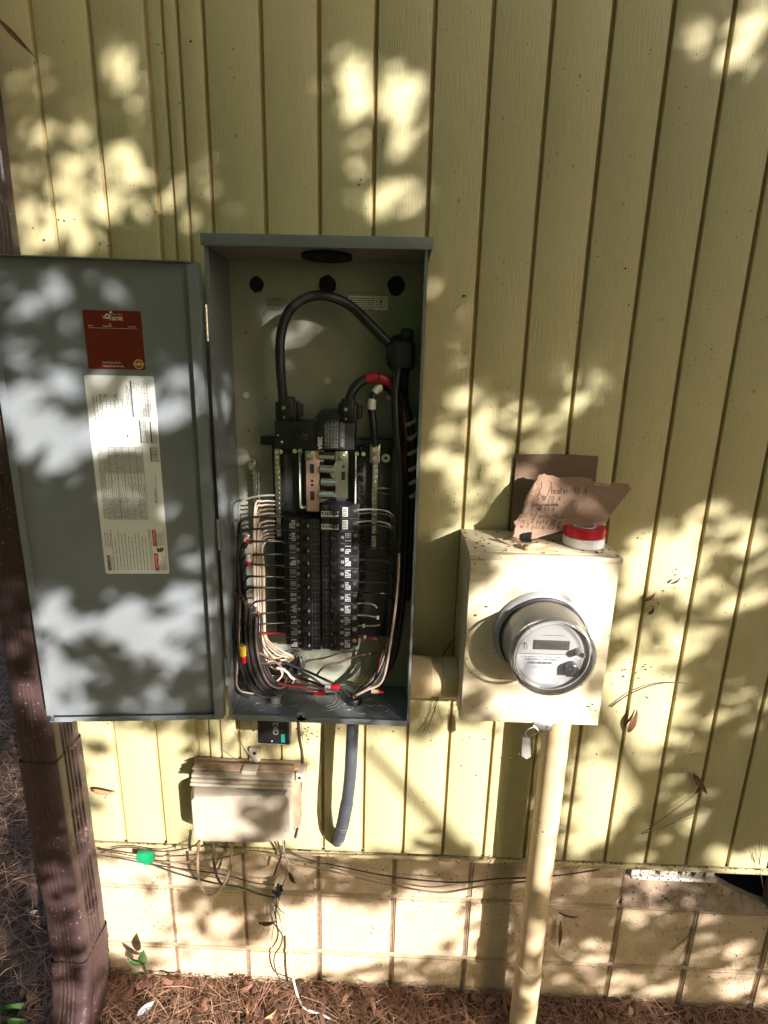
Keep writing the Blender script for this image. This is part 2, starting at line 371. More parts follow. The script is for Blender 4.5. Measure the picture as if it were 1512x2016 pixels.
ramp.add(pts, [(i * N_ + j, i * N_ + j + 1, (i + 1) * N_ + j + 1, (i + 1) * N_ + j) for i in range(len(prof) - 1) for j in range(N_ - 1)])
nb = len(prof)
ramp.add([(x, .058, zt) for x, zt in prof] + [(x, .036, zt) for x, zt in prof], [(i, i + 1, nb + i + 1, nb + i) for i in range(nb - 1)])
tag(ramp.build('dirt_slope', 'dirt', origin=(.8, .02, .31)), 'brown dirt heaped in the opening below the foundation vent', 'dirt')

# ---------------------------------------------------------------- brown downspout at the corner
ds = thing('downspout', 'brown ribbed metal downspout at the left end of the wall', 'downspout', (-.764, -.078, 0))
def rect_ring(x0, x1, y0, y1, fl=.003, r=.012, e=0.0):
    """cross-section, flutes pressed into every face"""
    x0 -= e; x1 += e; y0 -= e; y1 += e; P = []
    def side(a, b, inward):
        a = Vector(a); b = Vector(b); d = b - a; L = d.length; n = Vector(inward)
        m0, m1 = .20, .80; k = 4; P.append(a)
        for i in range(k):
            for (t, dep) in ((i + .08, 0), (i + .3, fl), (i + .7, fl), (i + .92, 0)):
                P.append(a + d * (m0 + (m1 - m0) * t / k) + n * dep)
        P.append(b)
    def corner(cx, cy, a0):
        for i in range(1, 4):
            a = a0 + math.pi / 2 * i / 4; P.append(Vector((cx + r * math.cos(a), cy + r * math.sin(a))))
    side((x0 + r, y0), (x1 - r, y0), (0, 1)); corner(x1 - r, y0 + r, -math.pi / 2)
    side((x1, y0 + r), (x1, y1 - r), (-1, 0)); corner(x1 - r, y1 - r, 0)
    side((x1 - r, y1), (x0 + r, y1), (0, -1)); corner(x0 + r, y1 - r, math.pi / 2)
    side((x0, y1 - r), (x0, y0 + r), (1, 0)); corner(x0 + r, y0 + r, math.pi)
    return P
DX0, DX1, DY0, DY1 = -.806, -.722, -.132, -.028
def sweep(rings):
    m = MB(); n = len(rings[0]); vs = [p for r in rings for p in r]
    m.add(vs, [(i * n + k, i * n + (k + 1) % n, (i + 1) * n + (k + 1) % n, (i + 1) * n + k) for i in range(len(rings) - 1) for k in range(n)]); return m
R0 = rect_ring(DX0, DX1, DY0, DY1, e=-.0015)
sweep([[(p.x + .012 * max(0, z - .8), p.y, z) for p in R0] for z in (3.05, 2.2, 1.5, .9, .72)]).build('upper_pipe', 'downspout', ds)
R1 = rect_ring(DX0, DX1, DY0, DY1, e=.001)
dent = lambda p, z: .0025 * noise.noise(Vector((p.x * 14, p.y * 14, z * 9)))
sweep([[(p.x + dent(p, z), p.y + dent(p, z + 3), z) for p in R1] for z in [.80, .798, .79] + [.76 - .03 * i for i in range(19)]]).build('lower_pipe', 'downspout', ds)
rings = []
for i in range(33):
    t = i / 32; a = t * math.radians(34); Rr = .42; cy, cz = -.08 - Rr, .235          # bends out from the wall
    s = 1.015 + (.030 * (1 if i % 5 == 0 else 0) if 2 < i < 28 else 0)
    row = []
    for p in rect_ring(DX0, DX1, DY0, DY1, fl=.002, e=.003):
        ox = (p.x - (DX0 + DX1) / 2) * s; oy = (p.y + .08) * s; rad = Rr + oy
        row.append(((DX0 + DX1) / 2 + ox, cy + rad * math.cos(a), cz - rad * math.sin(a)))
    rings.append(row)
sweep(rings).build('elbow', 'downspout', ds)
# ---------------------------------------------------------------- meter socket box, conduit and meter
mb = thing('meter_box', 'tan steel meter socket box bolted to the siding', 'meter box', (.279, 0, .966))
X0, X1, ZB, ZT, YF = .140, .418, .966, 1.321, -.160
m = MB(); m.bbox(X0, X1, YF + .004, -.001, ZB + .003, ZT - .004, .002); m.build('body', 'meter_paint', mb)
m = MB(); m.bbox(X0 + .002, X1 - .001, YF - .002, YF + .0035, ZB, ZT - .0125, .0015); m.build('cover', 'meter_paint', mb)
m = MB(); m.bbox(X0 - .001, X1 + .003, YF - .005, YF + .014, ZT - .0115, ZT - .001, .002); m.bbox(X0 - .0005, X1 + .002, YF + .014, 0, ZT - .0035, ZT - .0005, .001); m.build('top_hood', 'meter_paint', mb)
m = MB(); m.bbox(.288, .326, YF - .007, YF - .002, ZB - .012, ZB + .004, .002); m.disc((.318, YF - .007, ZB - .004), .004, (0, -1, 0), .002, 12); m.build('latch', 'zinc', mb)
MB().disc((.168, YF - .0022, 1.300), .0015, (0, -1, 0), .001, 8).build('rivet', 'zinc', mb); MB().disc((.165, YF - .0022, 1.0), .003, (0, -1, 0), .001, 8).build('rivet', 'zinc', mb)
t = thing('seal_tag', 'small clear plastic seal tag hanging by wire under the meter box latch', 'tag', (.29, YF - .006, .90))
m = MB(); m.tube([(0.29,-0.166,0.9618), (0.278,-0.168,0.9557), (0.2727,-0.168,0.9461), (0.2779,-0.167,0.9361)], .0011, 6, sub=4); m.tube([(0.2872,-0.168,0.9654), (0.2979,-0.17,0.9533), (0.2867,-0.17,0.9435), (0.2794,-0.168,0.9393)], .0009, 6, sub=4); m.build('wire', 'zinc', t)
m = MB(); m.prism([(0.2688,-0.167,0.9357), (0.2842,-0.167,0.934), (0.289,-0.167,0.8913), (0.2813,-0.167,0.8849), (0.2704,-0.167,0.8929)], (0, .003, 0)); m.build('tag', 'grey_wire', t, smooth=False)

cp = thing('conduit_coupling', 'tan plastic conduit coupling joining the panel to the meter box', 'conduit', (.09, -.075, 1.01))
m = MB(); m.lathe([(.0, 0), (.040, 0), (.040, .107), (0, .107)], (.036, -.075, 1.010), (1, 0, 0), 40); m.build('pipe', 'pvc_tan', cp)
m = MB(); m.lathe([(.0402, 0), (.0435, .001), (.0435, .049), (.0402, .05)], (.037, -.075, 1.010), (1, 0, 0), 40); m.build('collar', 'pvc_tan', cp)
m = MB(); m.lathe([(.0402, 0), (.044, .001), (.044, .030), (.0402, .031)], (.109, -.075, 1.010), (1, 0, 0), 40); m.build('collar', 'pvc_tan', cp)

pp = thing('conduit_pipe', 'tan plastic riser pipe from the ground up to the meter box', 'pipe', (.366, -.075, 0))
m = MB(); m.lathe([(.029, 0), (.029, .80)], (.366, -.075, .17), (0, 0, 1), 40); m.build('riser', 'pvc_tan', pp)
m = MB(); m.lathe([(.029, .205), (.0318, .203), (.0325, .198), (.0325, -.25)], (.366, -.075, .02), (0, 0, 1), 40); m.build('lower_sleeve', 'pvc_tan', pp)
m = MB(); m.lathe([(.0292, 0), (.036, 0), (.036, .018), (.033, .024), (.0292, .024)], (.366, -.075, .943), (0, 0, 1), 40); m.build('hub', 'pvc_tan', pp)

mt = thing('electric_meter', 'round utility meter under a clear dome on the tan meter box', 'meter', (.284, -.162, 1.162))
CX, CZ = .284, 1.162
y0 = -.1622
m = MB(); m.lathe([(.074, 0), (.090, 0), (.0900, .002), (.0895, .007), (.086, .0105), (.080, .0135)], (CX, y0, CZ), seg=64); m.build('socket_ring', 'grey_ring', mt)
m = MB(); m.lathe([(.0785, .0135), (.0815, .0138), (.0815, .020), (.0785, .021)], (CX, y0, CZ), seg=64); m.build('black_gasket', 'black_plastic', mt)
m = MB(); m.lathe([(.0765, .004), (.0745, .030), (.072, .073), (.0715, .075), (0, .075)], (CX, y0, CZ), seg=64); m.build('inner_shield', 'meter_body', mt)
dm = MB(); dm.lathe([(.0790, .0135), (.0780, .030), (.0752, .085), (.0740, .092), (.0700, .096), (.0672, .0965)], (CX, y0, CZ), seg=72)
dome = dm.build('dome', 'clear_dome', mt)
dm = MB(); dm.lathe([(.0672, .0965), (.0660, .094), (.0650, .0935), (0, .0935)], (CX, y0, CZ), seg=72); dm.build('front_window', 'clear_lens', dome)
rb = MB(); rb.lathe([(.0741, .0912), (.0748, .0925), (.0744, .0950), (.0722, .0972), (.0705, .0970)], (CX, y0, CZ), seg=72)
for a in (40, 130, 222, 318):
    ca, sa = math.cos(math.radians(a)), math.sin(math.radians(a))
    rb.tube([(CX + ca * .0665, y0 - .0975, CZ + sa * .0665), (CX + ca * .0745, y0 - .0955, CZ + sa * .0745), (CX + ca * .0765, y0 - .070, CZ + sa * .0765)], .0008, 5)
rb.build('rim', 'clear_lens', dome)
yf = y0 - .0762
fa = MB(); fa.disc((CX, yf + .0009, CZ), .0655, (0, -1, 0), .001, 56); face = fa.build('face_plate', 'meter_face', mt)
ri = MB(); ri.lathe([(.0655, 0), (.0675, .0), (.0675, .008), (.0655, .008)], (CX, yf, CZ), seg=64); ri.build('inner_rim', 'grey_ring', mt)
# lower sticker: the disc below a chord, cut away diagonally at right
poly = []
for k in range(0, 25):
    a = math.radians(182 + k * 4.3); poly.append((CX + .060 * math.cos(a), yf - .0004, CZ + .060 * math.sin(a)))
poly += [(CX + .006, yf - .0004, CZ - .052), (CX + .012, yf - .0004, CZ - .036), (CX + .046, yf - .0004, CZ - .002)]
st_ = MB(); st_.prism(poly, (0, -.0004, 0)); st_.build('sticker', 'meter_sticker', face, smooth=False)
lc = MB(); lc.bbox(CX - .032, CX + .031, yf - .0022, yf - .0002, CZ + .009, CZ + .027, .0006); lc.build('display', 'lcd', face)
EX, EZ = (1, 0, 0), (0, 0, 1)
def mt_text(body, size, x, z, mat='print_dark', width=None, bold=0): text_part('lettering', body, size, mat, face, (CX + x, yf - .0010, CZ + z), EX, EZ, .0002, width=width, bold=bold)
text_part('display_digits', '180557', .014, 'lcd_digit', face, (CX - .022, yf - .0024, CZ + .0125), EX, EZ, .0002, width=.044)
mt_text('CL200 240V 3W TYPE LVM 30TA 1.0Kh', .0042, -.053, -.0075, width=.070)
mt_text('DUKE ENERGY  078X1470034', .0044, -.046, -.0125, width=.058, bold=.00008)
mt_text('318 220 830', .0062, -.030, -.0285, 'print_grey', width=.028)
mt_text('FOCUS', .003, -.022, -.037, 'print_grey'); mt_text('CERTIFIED', .0034, -.032, -.0415, 'print_grey', width=.022); mt_text('60Hz', .003, -.014, -.0455, 'print_grey')
pr = MB()
for k in range(34): 
    xx = CX - .040 + k * .0013; pr.box(xx, xx + rnd.choice((.0004, .0007, .0010)), yf - .0011, yf - .0009, CZ - .020, CZ - .0155)
pr.box(CX - .018, CX + .020, yf - .0004, yf - .0002, CZ + .0355, CZ + .0368); pr.box(CX - .058, CX + .045, yf - .0006, yf - .0002, CZ - .0010, CZ - .0001)
pr.prism([(CX - .048, yf - .0003, CZ + .022), (CX - .0435, yf - .0003, CZ + .0175), (CX - .0525, yf - .0003, CZ + .0175)], (0, -.0003, 0)); pr.box(CX - .0487, CX - .0473, yf - .0006, yf - .0002, CZ + .007, CZ + .018); pr.box(CX - .0442, CX - .0430, yf - .0006, yf - .0002, CZ + .007, CZ + .016)
pr.build('printed_marks', 'print_dark', face, smooth=False)
op = MB(); op.lathe([(0, .012), (.0045, .012), (.0062, .018), (.0068, .018), (.0068, 0)], (CX + .0475, yf, CZ + .008), seg=24); op.build('optical_port', 'grey_ring', face)
op = MB(); op.disc((CX + .0475, yf - .0125, CZ + .008), .0048, (0, -1, 0), .0006, 20); op.build('port_hole', 'hole_black', face)
kb = MB(); kb.lathe([(0, .0165), (.0095, .0165), (.0118, .015), (.0118, 0)], (CX + .036, yf, CZ - .0235), seg=28); kb.bbox(CX + .026, CX + .047, yf - .015, yf, CZ - .036, CZ - .026, .001); kb.build('reset_knob', 'black_gloss', face)
kb = MB()
for (a, b) in ((-.004, .004), (.005, .003), (0, -.005), (.003, -.001)): kb.disc((CX + .036 + a, yf - .0163, CZ - .0235 + b), .0014, (0, -1, 0), .0008, 8)
kb.build('knob_screw', 'brown_wire', face)

# ---------------------------------------------------------------- things lying on the meter box
ZTT = ZT + .0005
def tape_roll(name, label, mat, cx, cy, z, ro=.0395, h=.0185, ri=.0185, core='tape_white_roll'):
    t = thing(name, label, 'tape', (cx, cy, z), 'rolls of electrical tape on the meter box')
    m = MB(); m.lathe([(ri + .003, .0004), (ro - .001, 0), (ro, .001), (ro, h - .001), (ro - .001, h), (ri + .003, h - .0004)], (cx, cy, z), (0, 0, 1), 48, close=True); m.build('tape_winding', mat, t)
    m = MB(); m.lathe([(ri, .0002), (ri + .0029, .0002), (ri + .0029, h + .0006), (ri, h + .0006)], (cx, cy, z), (0, 0, 1), 40, close=True); m.build('core', core, t)
    return t
tape_roll('tape_roll', 'white electrical tape roll under the red roll on the meter box', 'tape_white_roll', .371, -.0865, ZTT)
r_ = tape_roll('tape_roll', 'red electrical tape roll stacked on a white roll on the meter box', 'tape_red_roll', .370, -.0865, ZTT + .0193)
m = MB(); m.prism([(.405, -.102, ZTT + .020), (.4145, -.099, ZTT + .021), (.413, -.099, ZTT + .032), (.407, -.101, ZTT + .037)], (0, .0006, 0)); m.build('loose_end', 'tape_red_roll', r_, smooth=False)
tape_roll('tape_roll', 'white tape roll half hidden behind the red and white stack on the meter box', 'tape_white_roll', .4065, -.038, ZTT, ro=.0185, h=.015, ri=.009)
FX = Vector((0.2465,-0.0829,1.3215))
fc = thing('conduit_fitting', 'small black threaded plastic fitting lying on the meter box', 'fitting', tuple(FX))
m = MB(); m.lathe([(.0085, .024), (.0085, .001), (.0098, 0), (.0105, .001), (.0105, .011), (.0098, .0115), (.0098, .0135), (.0105, .014), (.0105, .024), (.0085, .024)], (FX.x, FX.y, ZTT + .0106), (.9, -.35, .05), 28); m.build('ring', 'black_plastic', fc)
m = MB(); m.disc((FX.x + .012, FX.y - .0045, ZTT + .0112), .0085, (.9, -.35, .05), .001, 20); m.build('inner_wall', 'hole_black', fc)

# cardboard: a plain flap flat against the siding, and a torn piece with handwriting leaning in front of it
cbk = MB(); cbk.prism([(.243, -.012, ZTT), (.408, -.016, ZTT), (.409, -.008, 1.484), (.325, -.008, 1.486), (.2435, -.008, 1.4835)], (0, .004, 0))
tag(cbk.build('cardboard_sheet', 'cardboard_back', smooth=False, origin=(.325, -.01, ZTT)), 'plain brown cardboard flap standing against the siding behind the written piece', 'cardboard')
card = thing('cardboard_note', 'torn cardboard with a handwritten breaker list leaning on the meter box', 'cardboard', (.31, -.10, ZTT))
edge = [(0.2822,-0.0515,1.4495), (0.2922,-0.0504,1.4526), (0.3252,-0.0528,1.4459), (0.3501,-0.0519,1.4484), (0.383,-0.0526,1.4465), (0.3859,-0.0552,1.4389), (0.4227,-0.0566,1.4351), (0.4267,-0.0548,1.44), (0.4554,-0.0556,1.4379), (0.4614,-0.0585,1.4295), (0.4524,-0.0626,1.4179), (0.4315,-0.0714,1.3927), (0.4127,-0.0802,1.3677), (0.4018,-0.0836,1.3579), (0.3978,-0.0876,1.3465), (0.3603,-0.0873,1.3474), (0.3208,-0.0877,1.3462), (0.2773,-0.092,1.3337), (0.2566,-0.0936,1.3294), (0.2317,-0.0918,1.3343), (0.2374,-0.0852,1.3533), (0.2334,-0.0829,1.3598), (0.251,-0.0758,1.3801), (0.2558,-0.0681,1.4021), (0.2675,-0.0604,1.4243), (0.2704,-0.058,1.431)]
CN = Vector((0, -1, .35)).normalized()
rough_edge = []
for i, p in enumerate(edge):
    a = Vector(p); b = Vector(edge[(i + 1) % len(edge)]); torn = i < 6 or i > 17
    n = max(1, int((b - a).length / .0035)) if torn else 1
    for k in range(n):
        q = a.lerp(b, k / n)
        if torn and k: q += Vector((rnd.uniform(-1, 1), 0, rnd.uniform(-1, 1))) * .0012
        rough_edge.append(q)
CORR = -.0038
m = MB(); m.prism(rough_edge, CN * .0008); m.build('front_liner', 'cardboard', card, smooth=False)
m = MB(); cen = sum(rough_edge, Vector()) / len(rough_edge)
m.prism([cen + (p - cen) * 1.012 + Vector((rnd.uniform(-1, 1), 0, rnd.uniform(-1, 1))) * .0008 - CN * .0040 for p in rough_edge], CN * .0037); m.build('corrugated_core', 'card_torn', card, smooth=False)
# peeled strip on the left edge and the score line where it folds
m = MB(); m.prism([Vector(q) + CN * .0010 for q in ((0.2724,-0.057,1.434), (0.2774,-0.0583,1.4303), (0.2658,-0.0713,1.3929), (0.2631,-0.0803,1.3672), (0.2433,-0.0812,1.3648), (0.254,-0.0748,1.3831), (0.2607,-0.0664,1.407))], CN * .0006); m.build('peeled_strip', 'card_torn', card, smooth=False)
m = MB(); m.tube([Vector(q) + CN * .0009 for q in ((0.263,-0.0773,1.3757), (0.3305,-0.0783,1.3729), (0.4077,-0.0802,1.3675))], .0011, 6); m.build('fold', 'cardboard', card)
m = MB(); m.prism([Vector(q) + CN * .0010 for q in ((0.3859,-0.0546,1.4408), (0.4217,-0.0562,1.4361), (0.4197,-0.0576,1.4322), (0.3899,-0.0572,1.4333))], CN * .0004); m.build('tear', 'card_torn', card, smooth=False)
# handwriting in ink strokes: letter shapes in a unit box, slanted
GL = {'h': [[(0, 0), (.15, 1)], [(.06, .42), (.3, .58), (.42, .4), (.38, 0)]], 'e': [[(0, .3), (.35, .35), (.3, .55), (.1, .5), (.05, .15), (.2, 0), (.4, .1)]],
      'a': [[(.4, .5), (.15, .5), (.02, .2), (.15, 0), (.35, .2), (.42, .5), (.4, .1), (.5, 0)]], 't': [[(.2, .9), (.12, .1), (.3, 0)], [(-.05, .62), (.42, .68)]],
      'r': [[(0, .5), (.03, 0)], [(.03, .3), (.2, .52), (.42, .48)]], '4': [[(.1, 1), (.02, .5), (.45, .52)], [(.42, .95), (.32, 0)]], '0': [[(.25, 1), (.03, .6), (.1, .05), (.35, .1), (.45, .6), (.25, 1)]],
      'A': [[(0, 0), (.35, 1), (.45, 0)], [(.1, .38), (.5, .42)]], '1': [[(.2, 1), (.12, 0)]], '.': [[(.05, .02), (.09, .05)]], '3': [[(.05, .95), (.4, .85), (.18, .55), (.42, .3), (.2, 0), (0, .1)]],
      '5': [[(.48, 1), (.12, .95), (.06, .58), (.36, .5), (.36, .12), (.02, .02)]], '2': [[(.05, .8), (.25, 1), (.42, .8), (.02, .05), (.5, .08)]], 'p': [[(.1, .55), (0, -.4)], [(.08, .45), (.3, .55), (.4, .3), (.2, .05), (.05, .12)]],
      'o': [[(.25, .5), (.05, .3), (.15, 0), (.38, .15), (.35, .45), (.2, .5)]], 'l': [[(.2, 1), (.08, .05), (.22, 0)]], 'D': [[(.1, 1), (.05, 0)], [(.02, 1), (.42, .8), (.4, .2), (.02, 0)]], '@': [[(.5, .3), (.2, .6), (.02, .3), (.25, 0), (.55, .2), (.5, .7), (.15, .9), (-.1, .4)]],
      'w': [[(0, .55), (.08, 0), (.22, .4), (.34, 0), (.52, .6)]]}
LS = []
def hand(body, p0, p1, h):
    """p0..p1 world base line on the card"""
    a = Vector(p0); b = Vector(p1); d = (b - a); up = d.normalized().cross(CN); up = up if up.z > 0 else -up
    adv = d / max(1, sum(.45 if c in ' .' else .62 for c in body)); cur = 0.0
    for c in body:
        for s in GL.get(c, []):
            LS.append([a + adv * (cur + x * 1.0) + up * (y * h * 1.25 * rnd.uniform(.95, 1.05)) + adv * (y * .12) + CN * .0013 for x, y in s])
        cur += .45 if c in ' .' else .62
hand('1.', (0.2845,-0.0602,1.4247), (0.2944,-0.0601,1.425), .010); hand('3.', (0.2786,-0.0642,1.4132), (0.2895,-0.0645,1.4125), .010)
hand('heater', (0.3054,-0.0637,1.4148), (0.3403,-0.063,1.4167), .012); hand('40 A', (0.3472,-0.0636,1.415), (0.376,-0.0633,1.4158), .0125)
hand('5 @ 20 A', (0.2757,-0.0679,1.4026), (0.3244,-0.0681,1.4021), .0085); hand('10A', (0.2967,-0.0714,1.3928), (0.3185,-0.0715,1.3924), .0075)
hand('1 AD 15 A', (0.2669,-0.0747,1.3834), (0.3126,-0.0749,1.3828), .0085); hand('2 pole 40 A', (0.273,-0.0789,1.3713), (0.3286,-0.0793,1.37), .0075)
hand('1', (0.2513,-0.0831,1.3593), (0.2552,-0.083,1.3595), .007); hand('2 pole 30 A', (0.2671,-0.0829,1.3598), (0.3247,-0.0837,1.3576), .0085); hand('w 2 pole 20 A', (0.2454,-0.0864,1.3498), (0.3227,-0.0867,1.3491), .0085)
LS.append([Vector(q) + CN * .0013 for q in ((0.3003,-0.0554,1.4385), (0.3063,-0.0556,1.4377), (0.3034,-0.06,1.4253), (0.2965,-0.0654,1.4098), (0.2846,-0.0649,1.4114))])
LS.append([Vector(q) + CN * .0013 for q in ((0.2708,-0.0703,1.3958), (0.3195,-0.0705,1.3953))]); LS.append([Vector(q) + CN * .0013 for q in ((0.2718,-0.0711,1.3935), (0.3205,-0.071,1.3939))]); LS.append([Vector(q) + CN * .0013 for q in ((0.265,-0.077,1.3767), (0.3286,-0.0787,1.3719))])
m = MB()
for s in LS: m.tube(s, .00040, 4)
m.build('handwriting', 'ink', card, smooth=False)

# ---------------------------------------------------------------- electrical panel
ep = thing('electrical_panel', 'open grey steel breaker panel with its wiring exposed, on the siding', 'electrical panel', (-.147, 0, .938))
PX0, PX1, PZ0, PZ1, PYF, PYB = -.333, .041, .938, 1.842, -.137, -.006
T = .0018
m = MB(); m.box(PX0 + .002, PX1 - .002, PYB, PYB + .0045, PZ0 + .002, PZ1); m.build('back_plate', 'steel_in', ep, smooth=False)
m = MB(); m.box(PX0, PX0 + T, PYF, -.001, PZ0, PZ1); m.bbox(PX0 - .0002, PX0 + .007, PYF - .0015, PYF, PZ0 + .001, PZ1, .0004, 1); m.build('left_side', 'steel_grey', ep, smooth=False)
m = MB(); m.box(PX1 - T, PX1, PYF, -.001, PZ0, PZ1); m.bbox(PX1 - .005, PX1 + .0002, PYF - .0015, PYF, PZ0 + .001, PZ1, .0004, 1); m.build('right_side', 'steel_grey', ep, smooth=False)
m = MB(); m.box(PX0 + T, PX1 - T, PYF, -.001, PZ1 - T, PZ1 - .0002); m.build('top_plate', 'steel_in', ep, smooth=False)
m = MB(); m.bbox(PX0 - .003, PX1 + .008, -.147, -.144, 1.838, 1.857, .0008); m.bbox(PX0 - .003, PX1 + .008, -.144, -.001, 1.8545, 1.857, .0006); m.bbox(PX0 - .003, PX0 - .0012, -.144, -.06, 1.843, 1.8545, .0004, 1); m.bbox(PX1 + .006, PX1 + .008, -.144, -.002, 1.843, 1.8545, .0004, 1); m.build('rain_hood', 'steel_grey', ep)
m = MB(); m.box(PX0 + T, PX1 - T, PYF, -.001, PZ0 + .0002, PZ0 + T); m.bbox(PX0 + .004, PX1 - .004, PYF - .003, PYF - .0005, PZ0 - .006, PZ0 + .0065, .0006); m.lathe([(0, 0), (.011, 0), (.011, .0025), (0, .0025)], (-.183, PYF - .0005, PZ0 + .008), seg=24)
bot = m.build('bottom_plate', 'steel_grey', ep, smooth=False)
m = MB(); m.disc((-.183, PYF - .003, PZ0 + .008), .003, (0, -1, 0), .0008, 12); m.build('screw_hole', 'hole_black', bot)
kn = MB()
for (p, r) in (((-0.3143,-0.104,0.94), .010), ((-0.2799,-0.1019,0.94), .014), ((-0.2402,-0.1086,0.94), .013), ((-0.2089,-0.0845,0.94), .012), ((-0.1424,-0.0689,0.94), .022), ((-0.1424,-0.0689,0.94), .031), ((-0.1424,-0.0689,0.94), .040), ((-0.0913,-0.0902,0.94), .012), ((-0.0598,-0.1011,0.94), .013), ((-0.044,-0.0723,0.94), .014), ((-0.0167,-0.093,0.94), .013), ((0.0082,-0.0709,0.94), .012)):
    kn.lathe([(r - .0009, .0), (r - .0005, .0009), (r + .0005, .0009), (r + .0009, .0)], (p[0], p[1], PZ0 + T), (0, 0, 1), 28)
kn.build('knockout_ring', 'steel_grey', bot)
bk = MB()
for (c, rs) in (((-0.1364,-0.006,0.9986), (.020, .026, .040, .046)), ((-0.016,-0.006,0.9981), (.022, .030))):
    for r in rs: bk.lathe([(r - .001, 0), (r - .0005, .0009), (r + .0005, .0009), (r + .001, 0)], (c[0], PYB, c[2]), seg=40)
bk.build('back_knockout_ring', 'steel_in', ep)
def blot(c, r, seed, y=PYB - .0006):
    n = 18; P = []
    for k in range(n):
        a = 2 * math.pi * k / n; rr = r * (1 + .16 * noise.noise(Vector((math.cos(a) * 2, math.sin(a) * 2, seed)))); P.append((c[0] + rr * math.cos(a), y, c[2] + rr * 1.08 * math.sin(a)))
    return P
for i, (c, r) in enumerate((((-0.2784,-0.006,1.7973), .0135), ((-0.1425,-0.006,1.7982), .0165), ((-0.0113,-0.006,1.7998), .0165))):  # open knockouts, their darkness drawn as black shapes
    m = MB(); m.prism(blot(c, r, i * 3.1), (0, -.003, 0)); m.build('knockout_opening', 'hole_black', ep)
m = MB(); m.lathe([(0, 0), (.045, 0), (.045, .006), (.030, .008), (0, .008)], (-.135, -.075, PZ1 - T - .0005), (0, 0, -1), 28); m.build('hub_cap', 'hole_black', ep)
for (c, r, mt_) in (((-0.143,-0.006,1.6212), .0068, 'pale_stripe'), ((-0.3072,-0.006,1.5884), .0062, 'label_white'), ((-0.0206,-0.006,1.5904), .0055, 'label_white')):  # holes through the plate, the wall seen behind painted as pale discs
    m = MB(); m.disc((c[0], PYB - .0002, c[2]), r, (0, -1, 0), .0008, 20); m.build('through_hole', mt_, ep)
for c in ((-0.3035,-0.006,1.7085), (-0.3049,-0.006,1.5171), (-0.2357,-0.006,1.6572)):
    m = MB(); m.disc((c[0], PYB - .0002, c[2]), .0018, (0, -1, 0), .0006, 10); m.build('pilot_hole', 'hole_black', ep)
# stamped lettering and the small sticker at the top of the back plate
c0 = (-0.2616,-0.006,1.7683)
for k, s in enumerate(('125-225 AMP', 'SER. A', 'TYPE 3R')): text_part('stamped_lettering', s, .0085, 'print_dark', ep, (c0[0], PYB - .0008, c0[2] - .0092 * k), (1, 0, 0), (0, 0, 1), .0003, width=.028 if k != 1 else .018)
c0 = (-0.2702,-0.006,1.5873); text_part('stamped_lettering', 'ER', .0085, 'print_dark', ep, (c0[0], PYB - .0008, c0[2]), (0, 0, -1), (1, 0, 0), .0003)
ca, cb = (-0.1025,-0.006,1.7807), (-0.0267,-0.006,1.7556)
m = MB(); m.box(ca[0], cb[0], PYB - .0008, PYB, cb[2], ca[2]); nl = m.build('notice_label', 'label_white', ep, smooth=False)
m = MB(); w_ = cb[0] - ca[0]
for k in range(6):
    z = ca[2] - .0035 - k * .0040; x = ca[0] + .003
    while x < ca[0] + w_ * .66:
        l = rnd.uniform(.003, .008); m.box(x, min(x + l, ca[0] + w_ * .68), PYB - .0012, PYB - .0009, z - .0016, z); x += l + .0015
cc = (cb[0] - .013, PYB - .0008, (ca[2] + cb[2]) / 2 + .001)
m.lathe([(.0085, 0), (.0085, .0004), (.0095, .0004), (.0095, 0)], cc, seg=24); m.box(cc[0] - .0012, cc[0] + .0012, cc[1] - .0004, cc[1] - .0001, cc[2] - .006, cc[2] + .006); m.box(cc[0] - .004, cc[0] + .004, cc[1] - .0004, cc[1] - .0001, cc[2] + .001, cc[2] + .003); m.build('label_print', 'print_dark', nl, smooth=False)
c1 = (-0.0986,-0.006,1.7844); text_part('warning_lettering', 'ATTENTION', .0055, 'brown_wire', ep, (c1[0], PYB - .0008, c1[2]), (1, 0, 0), (0, 0, 1), .0003, width=.052)
c1 = (-0.352,-0.06,1.0914)
m = MB()
for k in range(3): m.box(PX0 + T, PX0 + T + .0006, -.128, -.122, 1.085 - k * .004, 1.0865 - k * .004)
m.build('side_mark', 'print_dark', ep, smooth=False)

# ---- the door, swung open against the wall
DA = math.radians(5.0); DH = Vector((-.334, -.139, 0)); DU = Vector((-math.cos(DA), -math.sin(DA), 0)); DN = Vector((math.sin(DA), -math.cos(DA), 0)); UZ = Vector((0, 0, 1))
def dp(u, z, off=0.0): return DH + DU * u + DN * off + UZ * z
def dbox(mb_, u0, u1, z0, z1, o0, o1):
    P = [dp(u, z, o) for u in (u0, u1) for z in (z0, z1) for o in (o0, o1)]
    mb_.add(P, [(0, 1, 3, 2), (4, 6, 7, 5), (0, 4, 5, 1), (2, 3, 7, 6), (0, 2, 6, 4), (1, 5, 7, 3)])
DZ0, DZ1, DW = .944, 1.812, .356
m = MB(); dbox(m, .006, DW, DZ0, DZ1, -.0016, 0)
door = m.build('door', 'steel_grey', ep, smooth=False)
m = MB(); m.prism([dp(.022, DZ1 - .001, 0), dp(.030, DZ1 - .001, .013), dp(DW, DZ1 - .001, .013), dp(DW, DZ1 - .001, 0)], (0, 0, .0018)); m.build('top_flange', 'steel_grey', door, smooth=False)
m = MB(); dbox(m, DW - .0016, DW, DZ0 + .012, DZ1 - .002, 0, .013); dbox(m, DW - .012, DW - .0016, DZ0 + .012, DZ1 - .002, .0115, .013); m.build('edge_flange', 'steel_grey', door, smooth=False)
